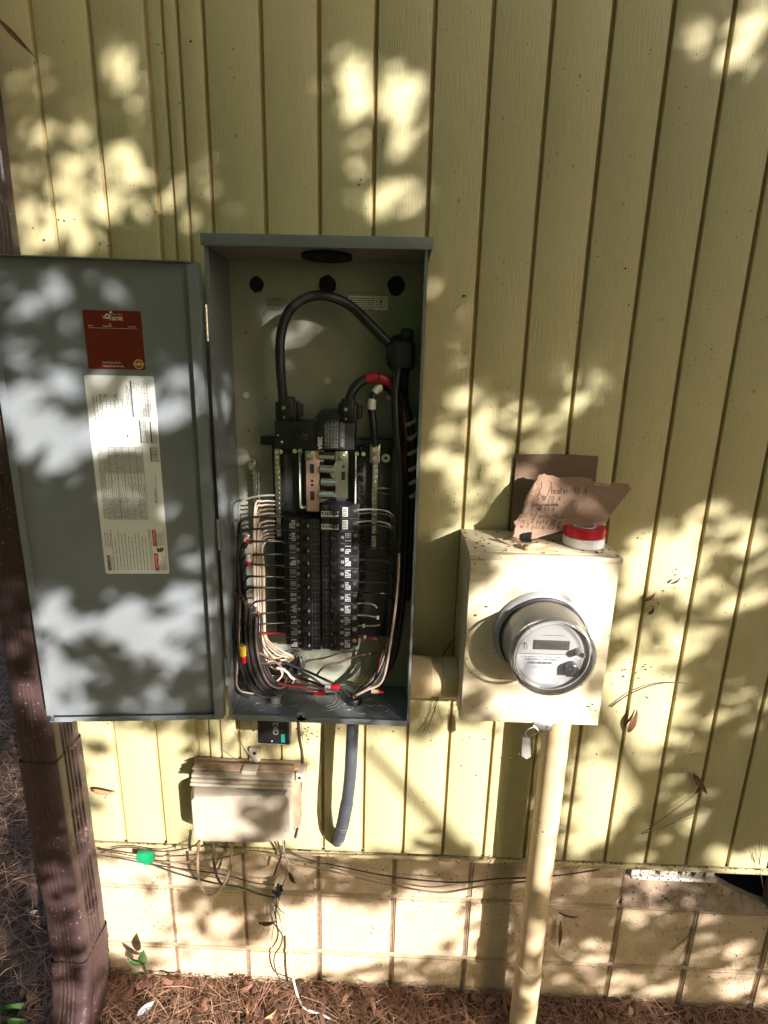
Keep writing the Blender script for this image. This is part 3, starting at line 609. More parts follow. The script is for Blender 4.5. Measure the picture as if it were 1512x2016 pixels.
m = MB(); m.prism([dp(.010, DZ0, 0), dp(.018, DZ0, .014), dp(.060, DZ0, .014), dp(.066, DZ0, .010), dp(.078, DZ0, .010), dp(.084, DZ0, .014), dp(.285, DZ0, .014), dp(.292, DZ0, .010), dp(.303, DZ0, .010), dp(.31, DZ0, .014), dp(DW - .004, DZ0, .014), dp(DW - .001, DZ0, 0)], (0, 0, -.0018)); dbox(m, .012, DW - .014, DZ0, DZ0 + .009, .0125, .014); m.build('bottom_flange', 'steel_grey', door, smooth=False)
m = MB(); dbox(m, .006, .0078, DZ0 + .004, DZ1 - .006, .0, .020); dbox(m, .0078, .0235, DZ0 + .004, DZ1 - .006, .0185, .020); m.build('hinge_flange', 'steel_grey', door, smooth=False)
for z in (1.716, 1.335, 1.045):
    m = MB(); m.tube([(PX0 - .0015, PYF - .004, z + .030), (PX0 - .0015, PYF - .004, z - .030)], .0032, 10); m.tube([(PX0 - .0015, PYF - .004, z + .0012), (PX0 - .0015, PYF - .004, z - .0012)], .0037, 10); m.build('hinge', 'tin_bright' if z > 1.6 else 'steel_grey', door)
for u in (.105, .155): MB().disc(dp(u, DZ0 + .0045, .014), .0021, DN, .0006, 10).build('rivet', 'zinc', door)
ER = -DU                                          # reading direction on the door
def plate(name, u0, u1, z0, z1, mat, off=.0002, th=.0004, r=.003):
    P = []
    for (cu, cz, a0) in ((u0 + r, z0 + r, 180), (u1 - r, z0 + r, 270), (u1 - r, z1 - r, 0), (u0 + r, z1 - r, 90)):
        for k in range(5):
            a = math.radians(a0 + k * 22.5); P.append(dp(cu + r * math.cos(a), cz + r * math.sin(a), off))
    m = MB(); m.prism(P, DN * th); return m.build(name, mat, door, smooth=False)
plate('red_sticker', .1105, .2075, 1.635, 1.732, 'label_red')
def dt(body, size, u, z, mat, off=.0009, width=None, rot=False, bold=0):
    text_part('lettering', body, size, mat, door, dp(u, z, off), UZ if rot else ER, DU if rot else UZ, .0002, width=width, bold=bold)
dt('ELECTRIC', .0078, .160, 1.7165, 'print_cream', width=.0185, bold=.0002); dt('JUST CALL', .004, .160, 1.7245, 'print_gold', width=.0185)
m = MB(); m.lathe([(.0022, 0), (.0022, .0003), (.0044, .0003), (.0044, 0)], dp(.167, 1.7225, .0006), DN, 16)
m.prism([dp(.1635, 1.716, .0006), dp(.1625, 1.716, .0006), dp(.1615, 1.727, .0006), dp(.164, 1.730, .0006), dp(.159, 1.731, .0006), dp(.1575, 1.729, .0006), dp(.161, 1.7275, .0006)], DN * .0003); m.prism([dp(.176, 1.724, .0006), dp(.171, 1.719, .0006), dp(.173, 1.7185, .0006)], DN * .0003); m.build('sticker_logo', 'print_cream', door, smooth=False)
dt('Date', .0035, .2005, 1.7055, 'print_cream', width=.0075); dt('Replacement', .0035, .1755, 1.7055, 'print_cream', width=.0150); dt('Energy Date', .0035, .134, 1.7055, 'print_cream', width=.0125)
m = MB(); dbox(m, .118, .2005, 1.7030, 1.7034, .0006, .0008); dbox(m, .162, .166, 1.7095, 1.7102, .0006, .0008); m.build('sticker_rule', 'print_cream', door, smooth=False)
dt('SCAN THE QR CODE OR', .0046, .183, 1.6445, 'print_cream', width=.031); dt('CALL US AT 864-878-4302', .0046, .183, 1.6388, 'print_cream', width=.036)
m = MB(); sc = dp(.1215, 1.6445, .0006); m.lathe([(.0062, 0), (.0062, .0003), (.0083, .0003), (.0083, 0)], sc, DN, 28); dbox(m, .1122, .1308, 1.6432, 1.6458, .0006, .0010); m.lathe([(.0018, 0), (.0018, .0003), (.0036, .0003), (.0036, 0)], sc, DN, 16); m.build('gold_seal', 'print_gold', door, smooth=False)
plate('data_label', .0975, .2165, 1.2555, 1.6245, 'label_white', r=.004)
dk, gy_, rd = MB(), MB(), MB()
def para(mb_, u0, u1, z0, z1, pitch, th, wl=(.003, .012), gap=.0012, fill=1.0):
    """lines of small print running up the label: each line a row of word bars"""
    u = u1
    while u > u0 + th:
        z = z0
        end = z0 + (z1 - z0) * rnd.uniform(fill, 1.0)
        while z < end:
            l = rnd.uniform(*wl); dbox(mb_, u - th, u, z, min(z + l, end), .0007, .0009); z += l + gap
        u -= pitch
def grid(mb_, u0, u1, z0, z1, nu, nz, th=.0004):
    for k in range(nu + 1): u = u0 + (u1 - u0) * k / nu; dbox(mb_, u, u + th, z0, z1, .0007, .0010)
    for k in range(nz + 1): z = z0 + (z1 - z0) * k / nz; dbox(mb_, u0, u1, z, z + th, .0007, .0010)
grid(dk, .107, .137, 1.553, 1.616, 7, 3); dbox(dk, .137, .140, 1.553, 1.616, .0007, .0010); para(gy_, .108, .136, 1.554, 1.614, .0021, .0012, (.002, .008)); para(dk, .1405, .147, 1.555, 1.612, .0026, .0010, fill=.8)
grid(dk, .116, .1275, 1.507, 1.548, 4, 2); dbox(dk, .1275, .130, 1.507, 1.548, .0007, .001); para(gy_, .1165, .127, 1.508, 1.546, .002, .0011, (.002, .006))
grid(dk, .101, .109, 1.507, 1.546, 3, 2); dbox(dk, .109, .1115, 1.507, 1.546, .0007, .001); grid(dk, .1005, .1125, 1.473, 1.499, 4, 2); dbox(dk, .1125, .1145, 1.473, 1.499, .0007, .001); para(gy_, .101, .112, 1.474, 1.498, .0021, .0011, (.002, .006))
for u in (.1905, .183, .176, .169): dbox(dk, u, u + .0005, 1.560, 1.583, .0007, .0010)          # wiring diagram
for z in (1.560, 1.565, 1.570, 1.575, 1.580): dbox(dk, .169, .191, z, z + .0004, .0007, .0010)
for (u, z) in ((.192, 1.590), (.184, 1.590), (.167, 1.590)): dk.lathe([(.0013, 0), (.0013, .0003), (.0019, .0003), (.0019, 0)], dp(u, z, .0007), DN, 12)
para(dk, .160, .168, 1.530, 1.585, .0045, .0007); para(dk, .192, .205, 1.515, 1.590, .0055, .0008); para(gy_, .170, .186, 1.515, 1.556, .0028, .0013); dbox(dk, .155, .1556, 1.53, 1.585, .0007, .001); dbox(dk, .150, .1535, 1.517, 1.522, .0007, .001)
grid(dk, .128, .200, 1.363, 1.498, 6, 1); 
for z in (1.488, 1.450, 1.428, 1.405): dbox(dk, .128, .200, z, z + .0005, .0007, .0010)
para(gy_, .129, .199, 1.452, 1.486, .0018, .0012, (.001, .005), .0008); para(gy_, .129, .199, 1.430, 1.449, .0058, .0012, (.004, .010)); para(gy_, .129, .199, 1.407, 1.426, .0034, .0013, (.002, .006)); para(gy_, .129, .199, 1.365, 1.404, .0021, .0013, (.002, .010)); para(gy_, .2005, .208, 1.365, 1.495, .0024, .0014, (.002, .01))
dbox(dk, .1085, .109, 1.395, 1.45, .0007, .001); para(dk, .1095, .113, 1.395, 1.432, .002, .0008, fill=.7)
para(dk, .132, .199, 1.263, 1.345, .0062, .0009, (.003, .014), fill=.75); para(gy_, .126, .131, 1.263, 1.345, .002, .0009); para(dk, .199, .211, 1.310, 1.345, .0045, .0010, fill=.6); para(gy_, .196, .205, 1.263, 1.30, .003, .0012, fill=.5)
dt('SIEMENS', .0078, .2055, 1.262, 'ink', off=.0007, rot=True, width=.031, bold=.0003)
for (z0, z1) in ((1.262, 1.297), (1.311, 1.344)): dbox(rd, .117, .1235, z0, z1, .0006, .0010)
dt('! DANGER', .0045, .1185, 1.264, 'label_white', off=.0012, rot=True, width=.03); dt('! PELIGRO', .0045, .1185, 1.313, 'label_white', off=.0012, rot=True, width=.03)
for u in (.1005, .1165): dbox(rd, u, u + .0005, 1.262, 1.344, .0006, .0010)
para(dk, .1035, .1155, 1.263, 1.296, .0028, .0008, fill=.7); para(dk, .1035, .1155, 1.312, 1.343, .0028, .0008, fill=.7)
dk.prism([dp(u, z, .0007) for u, z in ((.116, 1.300), (.110, 1.299), (.105, 1.303), (.104, 1.308), (.109, 1.309), (.113, 1.306), (.117, 1.309), (.1175, 1.305))], DN * .0003)
dk.build('label_print', 'print_dark', door, smooth=False); gy_.build('label_fine_print', 'print_grey', door, smooth=False); rd.build('label_warning_bar', 'print_red', door, smooth=False)

# ---- interior: black mounting pan, bus bars, main breaker
pa, pb = (-0.2524,-0.05,1.5034), (-0.0029,-0.05,1.0534)
m = MB(); m.bbox(-.250, -.012, -.046, -.022, 1.085, 1.502, .002); m.bbox(-.272, .000, -.050, -.030, 1.494, 1.512, .003); pan = m.build('mounting_pan', 'black_plastic', ep)
rib = mesh_of(MB().bbox(-.004, .004, -.054, -.046, -.005, .005, .0012, 1), 'black_gloss'); stb = mesh_of(MB().bbox(-.0043, .0043, -.060, -.046, -.0065, .0065, .002, 1), 'black_gloss')
for x in (-.2285, -.063):
    for k in range(16): inst('pan_rib', rib, pan, (x, 0, 1.375 - k * .0175))
for k in range(6): inst('bus_stab', stb, pan, (-.0703, 0, 1.3915 + k * .0205))
ma, mc = (-0.2302,-0.1,1.5483), (-0.0806,-0.1,1.4971)
mbk = MB(); mbk.bbox(ma[0], mc[0], -.104, -.046, mc[2], ma[2], .003)
mbk.prism([(-.155, -.112, 1.556), (-.143, -.112, 1.570), (-.115, -.112, 1.570), (-.103, -.112, 1.556)], (0, .05, 0)); mbk.bbox(-.150, -.108, -.113, -.100, 1.500, 1.556, .003)
main = mbk.build('main_breaker', 'black_plastic', ep)
for (xa, xb) in ((-.231, -.192), (-.113, -.078)):
    m = MB(); m.bbox(xa, xb, -.092, -.050, 1.548, 1.583, .003); m.bbox(xa + .006, xb - .004, -.096, -.070, 1.556, 1.592, .004); m.bbox(xb - .004, xb + .008, -.080, -.050, 1.553, 1.578, .002); m.build('lug_shroud', 'black_plastic', main)
    m = MB(); m.disc(((xa + xb) / 2 - .002, -.097, 1.572), .0035, (0, -1, 0), .001, 14); m.box((xa + xb) / 2 - .004, (xa + xb) / 2 - .001, -.0925, -.0921, 1.552, 1.556); m.build('lug_screw', 'tin', main)
m = MB(); m.bbox(-.194, -.166, -.1125, -.103, 1.512, 1.530, .003); m.build('main_handle', 'black_gloss', main)
t0 = (-0.1523,-0.1135,1.5189); text_part('lettering', '200A', .011, 'label_white', main, (-.1475, -.1133, t0[2] + .003), (0, 0, -1), (1, 0, 0), .0003, bold=.0003)
m = MB(); u = 0
for k in range(13):
    x = -.1345 + k * .0028; z = 1.550 - (0 if k % 3 else .004)
    while z > 1.503:
        l = rnd.uniform(.004, .011); m.box(x, x + .0012, -.1138 if x < -.1095 else -.1045, -.1131 if x < -.1095 else -.1039, max(z - l, 1.502), z); z -= l + .0015
m.build('label_print', 'print_grey', main, smooth=False)
for c in ((-0.2167,-0.105,1.5095), (-0.2241,-0.105,1.5216)):
    m = MB(); m.disc((c[0], -.1035, c[2]), .0022 if c[2] < 1.52 else .0015, (0, -1, 0), .001, 10); m.build('indicator_dot', 'label_white', main)
# bus bars
la, lb = (-0.1714,-0.085,1.4886), (-0.1387,-0.085,1.3666)
m = MB(); m.bbox(-.176, -.150, -.082, -.078, 1.370, 1.490, .0008, 1); m.bbox(-.176, -.141, -.081, -.0775, 1.470, 1.492, .0008, 1); bl = m.build('bus_bar', 'copper', ep)
m = MB()
for z in (1.456, 1.402): m.box(-.168, -.160, -.0826, -.0819, z - .009, z + .009)
for (x, z) in ((-.164, 1.432), (-.164, 1.424)): m.disc((x, -.0818, z), .003, (0, -1, 0), .0008, 10)
m.build('bus_slot', 'hole_black', bl, smooth=False)
m = MB(); m.bbox(-.119, -.094, -.082, -.078, 1.398, 1.492, .0008, 1); m.prism([(-.119, -.082, 1.470), (-.130, -.082, 1.447), (-.119, -.082, 1.430)], (0, .004, 0)); br = m.build('bus_bar', 'tin', ep)
m = MB(); m.box(-.107, -.100, -.0826, -.0819, 1.435, 1.452); m.disc((-.103, -.0818, 1.462), .003, (0, -1, 0), .0008, 10); m.build('bus_slot', 'hole_black', br, smooth=False)
fing = MB()
for (x0, x1, z) in ((-.150, -.120, 1.482), (-.148, -.121, 1.456), (-.146, -.118, 1.430), (-.150, -.121, 1.405)):
    P = [];
    for k in range(7): a = math.pi * k / 6; P.append((x0, -.084 - .007 * math.sin(a), z + .008 - .016 * k / 6))
    fing.prism(P, (x1 - x0, 0, 0))
fing.prism([(-.150, -.083, 1.398), (-.120, -.083, 1.410), (-.118, -.083, 1.402), (-.150, -.083, 1.388)], (0, .004, 0)); fing.build('bus_finger', 'tin_bright', ep)
m = MB()
for x in (-.1905, -.0805): m.bbox(x - .0009, x + .0009, -.070, -.050, 1.375, 1.487, .0003, 1)
m.bbox(-.190, -.152, -.070, -.066, 1.372, 1.377, .0005, 1); m.build('bus_support_edge', 'label_white', ep)
scr = mesh_of(MB().lathe([(0, .0030), (.0026, .0030), (.0026, .0026), (.0044, .0026), (.0048, .0018), (.0048, 0)], (0, 0, 0), seg=18), 'tin_bright')
lug = mesh_of(MB().bbox(-.0085, .0085, -.010, .0, -.0095, .0095, .001), 'tin')
for x in (-.168, -.105): inst('bus_lug', lug, ep, (x, -.080, 1.483)); inst('lug_screw', scr, ep, (x, -.0902, 1.483))
for (x, z) in ((-.1905, 1.486), (-.201, 1.486), (-.079, 1.484), (-.066, 1.484), (-.229, 1.484)): inst('pan_screw', scr, ep, (x, -.058, z))

# neutral and ground bars with their terminal screws
small = mesh_of(MB().lathe([(0, .0016), (.0012, .0016), (.0012, .0024), (.0036, .0024), (.0038, 0)], (0, 0, 0), seg=10), 'tin_bright')
def term_bar(name, x, z0, z1, y, n, w=.0052, mat='tin'):
    m = MB(); m.bbox(x - w, x + w, y, y + .009, z0, z1, .0006, 1); b = m.build(name, mat, ep)
    for k in range(n): inst('terminal_screw', small, b, (x + .0004 * ((k % 3) - 1), y - .0002, z0 + (z1 - z0) * (k + .5) / n))
    return b
term_bar('neutral_bar', -.2355, 1.310, 1.490, -.064, 17)
term_bar('neutral_bar', -.0425, 1.290, 1.478, -.064, 17)
term_bar('ground_bar', -.2900, 1.300, 1.462, -.030, 15, w=.0040)
m = MB(); m.bbox(-.0525, -.0335, -.078, -.054, 1.470, 1.506, .001); nl_ = m.build('neutral_lug', 'tin', ep); inst('lug_screw', scr, nl_, (-.043, -.0782, 1.496)); inst('lug_screw', scr, nl_, (-.043, -.0782, 1.479))
m = MB(); m.lathe([(.0035, 0), (.0085, 0), (.0085, .003), (.0035, .003)], (-.022, -.058, 1.477), seg=20); m.build('bond_strap', 'tin', ep)
m = MB(); m.bbox(-.301, -.288, -.036, -.022, 1.440, 1.456, .001); gl_ = m.build('ground_lug', 'tin', ep); inst('lug_screw', scr, gl_, (-.2945, -.0362, 1.448))

# ---- circuit breakers
PITCH = .0258
def breaker_mesh(side, rows):
    """profile across the breaker, from its outer (wire) end to its inner (bus) end"""
    H = PITCH * rows - .0007; s = 1 if side == 'L' else -1
    prof = [(0, -.050), (0, -.074), (.003, -.076), (.010, -.076), (.012, -.090), (.013, -.0915), (.033, -.0915), (.035, -.0985), (.036, -.0995), (.050, -.0995), (.052, -.0975), (.0535, -.0935), (.0680, -.0935), (.0685, -.092), (.0685, -.050)]
    m = MB(); m.prism([(s * x, y, -H / 2) for x, y in prof], (0, 0, H))
    for k in range(1, rows): pass
    return mesh_of(m, 'black_plastic', smooth=False)
BM = {(s, r): breaker_mesh(s, r) for s in 'LR' for r in (1, 2)}
hm = {}
for s in (1, -1):
    m = MB(); m.prism([(s * .038, -.099, -.0045), (s * .048, -.099, -.0045), (s * .0465, -.110, -.0035), (s * .0415, -.108, -.0035)], (0, 0, .008)); hm[s] = mesh_of(m, 'black_gloss', smooth=False)
tm = {}
for s in (1, -1):
    m = MB(); m.box(s * .0455, s * .0492, -.1006, -.0994, -.0026, .0026); tm[s] = mesh_of(m, 'label_white', smooth=False)
lm = {}
for s in (1, -1):
    for v in range(6):
        m = MB(); rr = random.Random(v * 7 + s)
        for r in range(5):
            z = .0085 - r * .0036; x = .0140 + (.004 if rr.random() < .3 else 0)
            if v > 2 and r == v - 2: continue
            while x < .0235:
                l = rr.uniform(.0012, .0045); m.box(s * x, s * min(x + l, .0245), -.0921, -.0914, z - .0022, z); x += l + .0007
        lm[s, v] = mesh_of(m, 'print_grey' if v % 3 == 2 else 'breaker_print', smooth=False)
em = {}
for s in (1, -1):
    m = MB(); e = .00035
    for (x0, x1, z0, z1) in ((.026, .034, .0115, .0119), (.026, .034, -.0119, -.0115), (.052, .066, .0112, .0116), (.0535, .0539, -.0118, .0118), (.0245, .0249, -.011, .011), (.059, .0596, -.006, .0118), (.0, .068, -.0126, -.0122), (.0535, .066, -.0035, -.0031)):
        m.box(s * x0, s * x1, (-.0918 if x1 < .04 else -.0940), (-.0913 if x1 < .04 else -.0930), z0, z1)
    em[s] = mesh_of(m, 'mould_grey', smooth=False)
tsc = mesh_of(MB().lathe([(0, .001), (.002, .001), (.002, .002), (.0042, .002), (.0042, 0)], (0, 0, 0), seg=12), 'tin')
amp_m = {}
def amp_mesh(txt, s):
    if (txt, s) in amp_m: return amp_m[txt, s]
    cu = bpy.data.curves.new('letters', 'FONT'); cu.body = txt; cu.size = .0078; cu.offset = .0002; t = bpy.data.objects.new('letters', cu); C.objects.link(t)
    me = bpy.data.meshes.new_from_object(t.evaluated_get(bpy.context.evaluated_depsgraph_get())); bpy.data.objects.remove(t); bpy.data.curves.remove(cu)
    for v in me.vertices: v.co = (v.co.x * .8 + (s * .0295 - .0035), -.0920, v.co.y - .003)
    me.materials.clear(); me.materials.append(MATS['breaker_print']); amp_m[txt, s] = me; return me
def breaker(side, row, rows, amp, white=False):
    s = 1 if side == 'L' else -1; x = -.2245 if side == 'L' else -.0715; ztop = 1.3585 if side == 'L' else 1.3865
    zc = ztop - PITCH * (row + rows / 2)
    b = inst('circuit_breaker', BM[side, rows], ep, (x, 0, zc))
    b.scale = (1.12 if side == 'L' else 1.075, 1, 1)
    for k in range(rows):
        z = zc + PITCH * ((rows - 1) / 2 - k)
        inst('toggle', hm[s], b, (x, 0, z)); inst('toggle_mark', tm[s], b, (x, 0, z)); inst('moulded_line', em[s], b, (x, 0, z))
        if s < 0: inst('terminal_screw', tsc, b, (x + s * .0065, -.0758, z))
        if not white: inst('breaker_label', lm[s, rnd.randrange(6)], b, (x, 0, z))
        inst('amp_rating', amp_mesh(amp, s), b, (x, 0, z))
    if rows == 2:
        m = MB(); m.bbox(x + s * .0395 if s > 0 else x - .0455, x + .0455 if s > 0 else x - .0395, -.1125, -.1085, zc - .015, zc + .015, .001); m.build('handle_tie', 'black_gloss', b)
    if white:
        m = MB(); m.box(x - .030, x - .020 - .0, -.0928, -.0914, zc - .009, zc + .0095)
        m.build('barcode_label', 'label_white', b, smooth=False)
        m = MB(); m.box(x - .068, x - .036, -.1003, -.0992, zc - .008, zc + .0025); m.build('test_label', 'label_white', b, smooth=False)
        m = MB(); rr = random.Random(row)
        xx = x - .067
        while xx < x - .037: l = rr.uniform(.0008, .003); m.box(xx, xx + l, -.1006, -.1003, zc - .006 + rr.uniform(0, .002), zc + .0015); xx += l + .001
        for k in range(4): m.box(x - .029, x - .0212, -.0932, -.0928, zc - .007 + k * .004, zc - .005 + k * .004)
        m.build('label_print', 'print_dark', b, smooth=False)
    return b
for r in range(5): breaker('L', r, 1, ('20', '15')[r % 2])
for r in (5, 7, 9): breaker('L', r, 2, ('30', '40', '20')[(r - 5) // 2])
breaker('R', 0, 1, '', True); breaker('R', 1, 1, '', True)
for r in range(2, 8): breaker('R', r, 1, ('15', '20')[r % 2])
for r in (8, 10): breaker('R', r, 2, ('40', '50')[(r - 8) // 2])

# ---- service cables
def wire(name, pts, r, mat, seg=8, sub=6, parent=ep):
    m = MB(); m.tube(pts, r, seg, True, sub); return m.build(name, mat, parent)
wire('service_cable', [(-0.2158,-0.08,1.5621), (-0.216,-0.09,1.5928), (-0.2183,-0.095,1.6476), (-0.2172,-0.09,1.7012), (-0.2016,-0.085,1.7437), (-0.1699,-0.08,1.7673), (-0.1339,-0.075,1.7711), (-0.0929,-0.07,1.7561), (-0.0505,-0.07,1.7183), (-0.0123,-0.07,1.6852), (0.0115,-0.065,1.6759)], .0088, 'black_cable', 14)
rc = wire('service_cable', [(-0.0953,-0.08,1.5651), (-0.0928,-0.088,1.5864), (-0.0838,-0.085,1.6097), (-0.0663,-0.08,1.6247), (-0.0421,-0.075,1.6307), (-0.0173,-0.07,1.6219), (0.0045,-0.06,1.5967), (0.0207,-0.05,1.5531), (0.0297,-0.045,1.4982), (0.0328,-0.04,1.4152), (0.0326,-0.035,1.3061), (0.0288,-0.03,1.167)], .0088, 'black_cable', 14)
m = MB(); m.tube([(-0.0617,-0.0787,1.6266), (-0.0524,-0.077,1.6296), (-0.0411,-0.075,1.6307)], .0094, 14, True, 5); m.tube([(-0.0373,-0.0745,1.6299), (-0.0268,-0.073,1.6264), (-0.0182,-0.0705,1.6219), (-0.0123,-0.068,1.6154)], .0094, 14, True, 5); m.build('red_tape_wrap', 'red_tape', rc)
m = MB()
sp = [Vector(p) for p in ((0.0229,-0.0485,1.5461), (0.0294,-0.0455,1.5063), (0.0317,-0.043,1.4573), (0.0328,-0.04,1.4152), (0.0323,-0.038,1.3722))]
for k in range(6):
    f_ = k / 6 * 4; i = int(f_); t_ = f_ - i; p = sp[i].lerp(sp[min(i + 1, 4)], t_)
    pts_ = []
    for j in range(9):
        a = math.radians(150 + j * 30); pts_.append(p + Vector((math.cos(a) * .0092, math.sin(a) * .0092, -.010 + .0022 * j)))
    m.tube(pts_, .0042, 6)
m.build('spiral_stripe', 'pale_stripe', rc)
nc = wire('service_cable', [(-0.0424,-0.075,1.5024), (-0.0458,-0.078,1.5347), (-0.0505,-0.078,1.5775), (-0.0481,-0.075,1.598), (-0.039,-0.07,1.6111), (-0.02,-0.06,1.6103), (0.0003,-0.045,1.5765), (0.0071,-0.035,1.5164)], .0072, 'black_cable', 14)
m = MB(); m.tube([(-0.0508,-0.078,1.5718), (-0.0506,-0.0775,1.584), (-0.0493,-0.0765,1.5906)], .0079, 14); m.tube([(-0.0463,-0.074,1.6018), (-0.0408,-0.0715,1.6093), (-0.0343,-0.068,1.6121)], .0079, 14, True, 4); m.build('white_tape_wrap', 'white_tape', nc)
wire('service_cable', [(0.0022,-0.08,1.6708), (-0.0034,-0.088,1.6391), (-0.0069,-0.09,1.5979), (-0.0022,-0.09,1.5324), (0.0066,-0.088,1.4645), (0.0098,-0.085,1.3937), (0.01,-0.08,1.3194), (0.0069,-0.07,1.2509), (0.0047,-0.06,1.1793)], .0078, 'black_cable', 14)
wire('service_cable', [(0.012,-0.06,1.6623), (0.0098,-0.05,1.6154), (0.0147,-0.045,1.5278), (0.0204,-0.045,1.4159), (0.0226,-0.045,1.2868), (0.0184,-0.045,1.1498), (0.0051,-0.05,1.0439), (-0.0265,-0.055,0.9774)], .0075, 'black_cable', 12)
wire('wire', [(0.0039,-0.055,1.585), (0.0097,-0.053,1.5579), (0.0159,-0.052,1.5187), (0.0162,-0.05,1.4478), (0.0166,-0.05,1.3748)], .0036, 'red_wire')
wire('wire', [(0.009,-0.06,1.5778), (0.0152,-0.058,1.5391), (0.0179,-0.057,1.5174)], .0016, 'tan_cable')
# the bushing on the right wall where the service cables come in
bu = MB(); cB = Vector((0.0116,-0.062,1.675))
bu.lathe([(.010, .030), (.022, .030), (.030, .022), (.034, .008), (.034, -.012)], (cB.x - .006, cB.y, cB.z), (-1, 0, 0), 26); bu.build('cable_bushing', 'black_plastic', ep)
m = MB(); m.bbox(cB.x - .012, cB.x + .012, cB.y - .020, cB.y + .012, cB.z + .018, cB.z + .044, .007, 3); m.bbox(cB.x - .028, cB.x + .016, cB.y - .034, cB.y + .02, cB.z - .030, cB.z + .022, .010, 3); m.bbox(cB.x - .038, cB.x - .016, cB.y - .024, cB.y + .012, cB.z - .016, cB.z + .010, .008, 3); m.build('duct_seal', 'black_plastic', ep)

# ---- branch circuit wires on the left: white neutrals, black hots
nz_ = [977, 987, 994, 1002, 1011, 1019, 1026, 1033, 1041, 1048, 1056]
NEU = [((-0.2416,-0.066,1.3972), (-0.2761,-0.075,1.3962), (-0.3045,-0.08,1.3852), (-0.3116,-0.08,1.3621), (-0.3153,-0.08,1.2767), (-0.3218,-0.08,1.1765), (-0.3247,-0.08,1.0599), (-0.3354,-0.07,0.9805)),]
cols = ['grey_wire'] + ['white_wire'] * 10
ends = [(1288, 586), (1292, 588), (1296, 589), (1300, 588), (1304, 590), (1308, 588), (1298, 584), (1302, 586), (1292, 584), (1306, 584)]
wire('neutral_wire', NEU[0], .0021, 'grey_wire')
A0 = [(-0.242,-0.066,1.3847), (-0.2422,-0.066,1.3774), (-0.2424,-0.066,1.369), (-0.2427,-0.066,1.3595), (-0.2431,-0.066,1.3435), (-0.2433,-0.066,1.335), (-0.2436,-0.066,1.3253), (-0.2438,-0.066,1.3178), (-0.244,-0.066,1.3102), (-0.2441,-0.066,1.3037)]
A1 = [(-0.2635,-0.078,1.387), (-0.2638,-0.078,1.3787), (-0.2621,-0.078,1.3693), (-0.2613,-0.078,1.361), (-0.2603,-0.08,1.3458), (-0.2606,-0.08,1.3363), (-0.2599,-0.08,1.3268), (-0.2591,-0.08,1.3194), (-0.2593,-0.08,1.313), (-0.2585,-0.08,1.3045)]
A2 = [(-0.2782,-0.082,1.374), (-0.277,-0.08,1.3652), (-0.2758,-0.078,1.3543), (-0.2746,-0.076,1.3453), (-0.2726,-0.082,1.3302), (-0.2713,-0.08,1.3212), (-0.2702,-0.078,1.3099), (-0.2698,-0.076,1.3028), (-0.2678,-0.081,1.2959), (-0.2677,-0.079,1.2844)]
B1 = [(-0.2846,-0.083,1.246), (-0.282,-0.081,1.2454), (-0.2804,-0.079,1.2447), (-0.2778,-0.077,1.244), (-0.277,-0.084,1.2467), (-0.2734,-0.082,1.246), (-0.2718,-0.08,1.2453), (-0.2702,-0.078,1.2447), (-0.2669,-0.083,1.2466), (-0.2643,-0.081,1.246)]
B2 = [(-0.2849,-0.082,1.1271), (-0.2822,-0.08,1.1263), (-0.2806,-0.078,1.1254), (-0.279,-0.076,1.1244), (-0.2782,-0.083,1.1279), (-0.2744,-0.081,1.127), (-0.2728,-0.079,1.1261), (-0.2712,-0.077,1.1252), (-0.2686,-0.083,1.1282), (-0.2669,-0.081,1.1273)]
B3 = [(-0.2822,-0.08,1.0639), (-0.2805,-0.078,1.0653), (-0.2779,-0.076,1.0595), (-0.2759,-0.074,1.0681), (-0.2726,-0.08,1.0571), (-0.2712,-0.079,1.0757), (-0.2697,-0.077,1.0699), (-0.2677,-0.075,1.0785), (-0.2653,-0.08,1.0836), (-0.2635,-0.078,1.0873)]
B4 = [(-0.2741,-0.074,1.0223), (-0.2656,-0.072,1.0276), (-0.2634,-0.068,1.0205), (-0.259,-0.062,1.0282), (-0.2581,-0.072,1.0193), (-0.2535,-0.07,1.0427), (-0.2513,-0.066,1.0357), (-0.248,-0.06,1.0422), (-0.2428,-0.068,1.0517), (-0.2392,-0.064,1.0545)]
B5 = [(-0.2662,-0.06,0.9897), (-0.2502,-0.055,0.9998), (-0.2434,-0.05,0.9996), (-0.2396,-0.045,1.0118), (-0.2377,-0.055,1.0053), (-0.2338,-0.05,1.0261), (-0.2314,-0.046,1.019), (-0.2287,-0.042,1.0255), (-0.2225,-0.05,1.0327), (-0.2199,-0.046,1.033)]
B6 = [(-0.2436,-0.03,0.9725), (-0.2323,-0.028,0.982), (-0.2262,-0.024,0.985), (-0.2211,-0.02,0.9905), (-0.2219,-0.028,0.9875), (-0.219,-0.024,1.0006), (-0.2176,-0.02,0.9932), (-0.2159,-0.016,0.9987), (-0.2144,-0.024,1.0008), (-0.2139,-0.02,1.0036)]
for i in range(10): wire('neutral_wire', (A0[i], A1[i], A2[i], B1[i], B2[i], B3[i], B4[i], B5[i], B6[i]), .0019, ('white_wire', 'white_wire', 'tan_cable')[i % 3], 8, 5)
HY = [(-0.2163,-0.07,1.355), (-0.2168,-0.07,1.3305), (-0.2174,-0.07,1.3026), (-0.218,-0.07,1.2754), (-0.2185,-0.07,1.25), (-0.219,-0.07,1.2244), (-0.2195,-0.07,1.2008), (-0.22,-0.07,1.1757), (-0.2206,-0.07,1.1493), (-0.2212,-0.07,1.1225)]
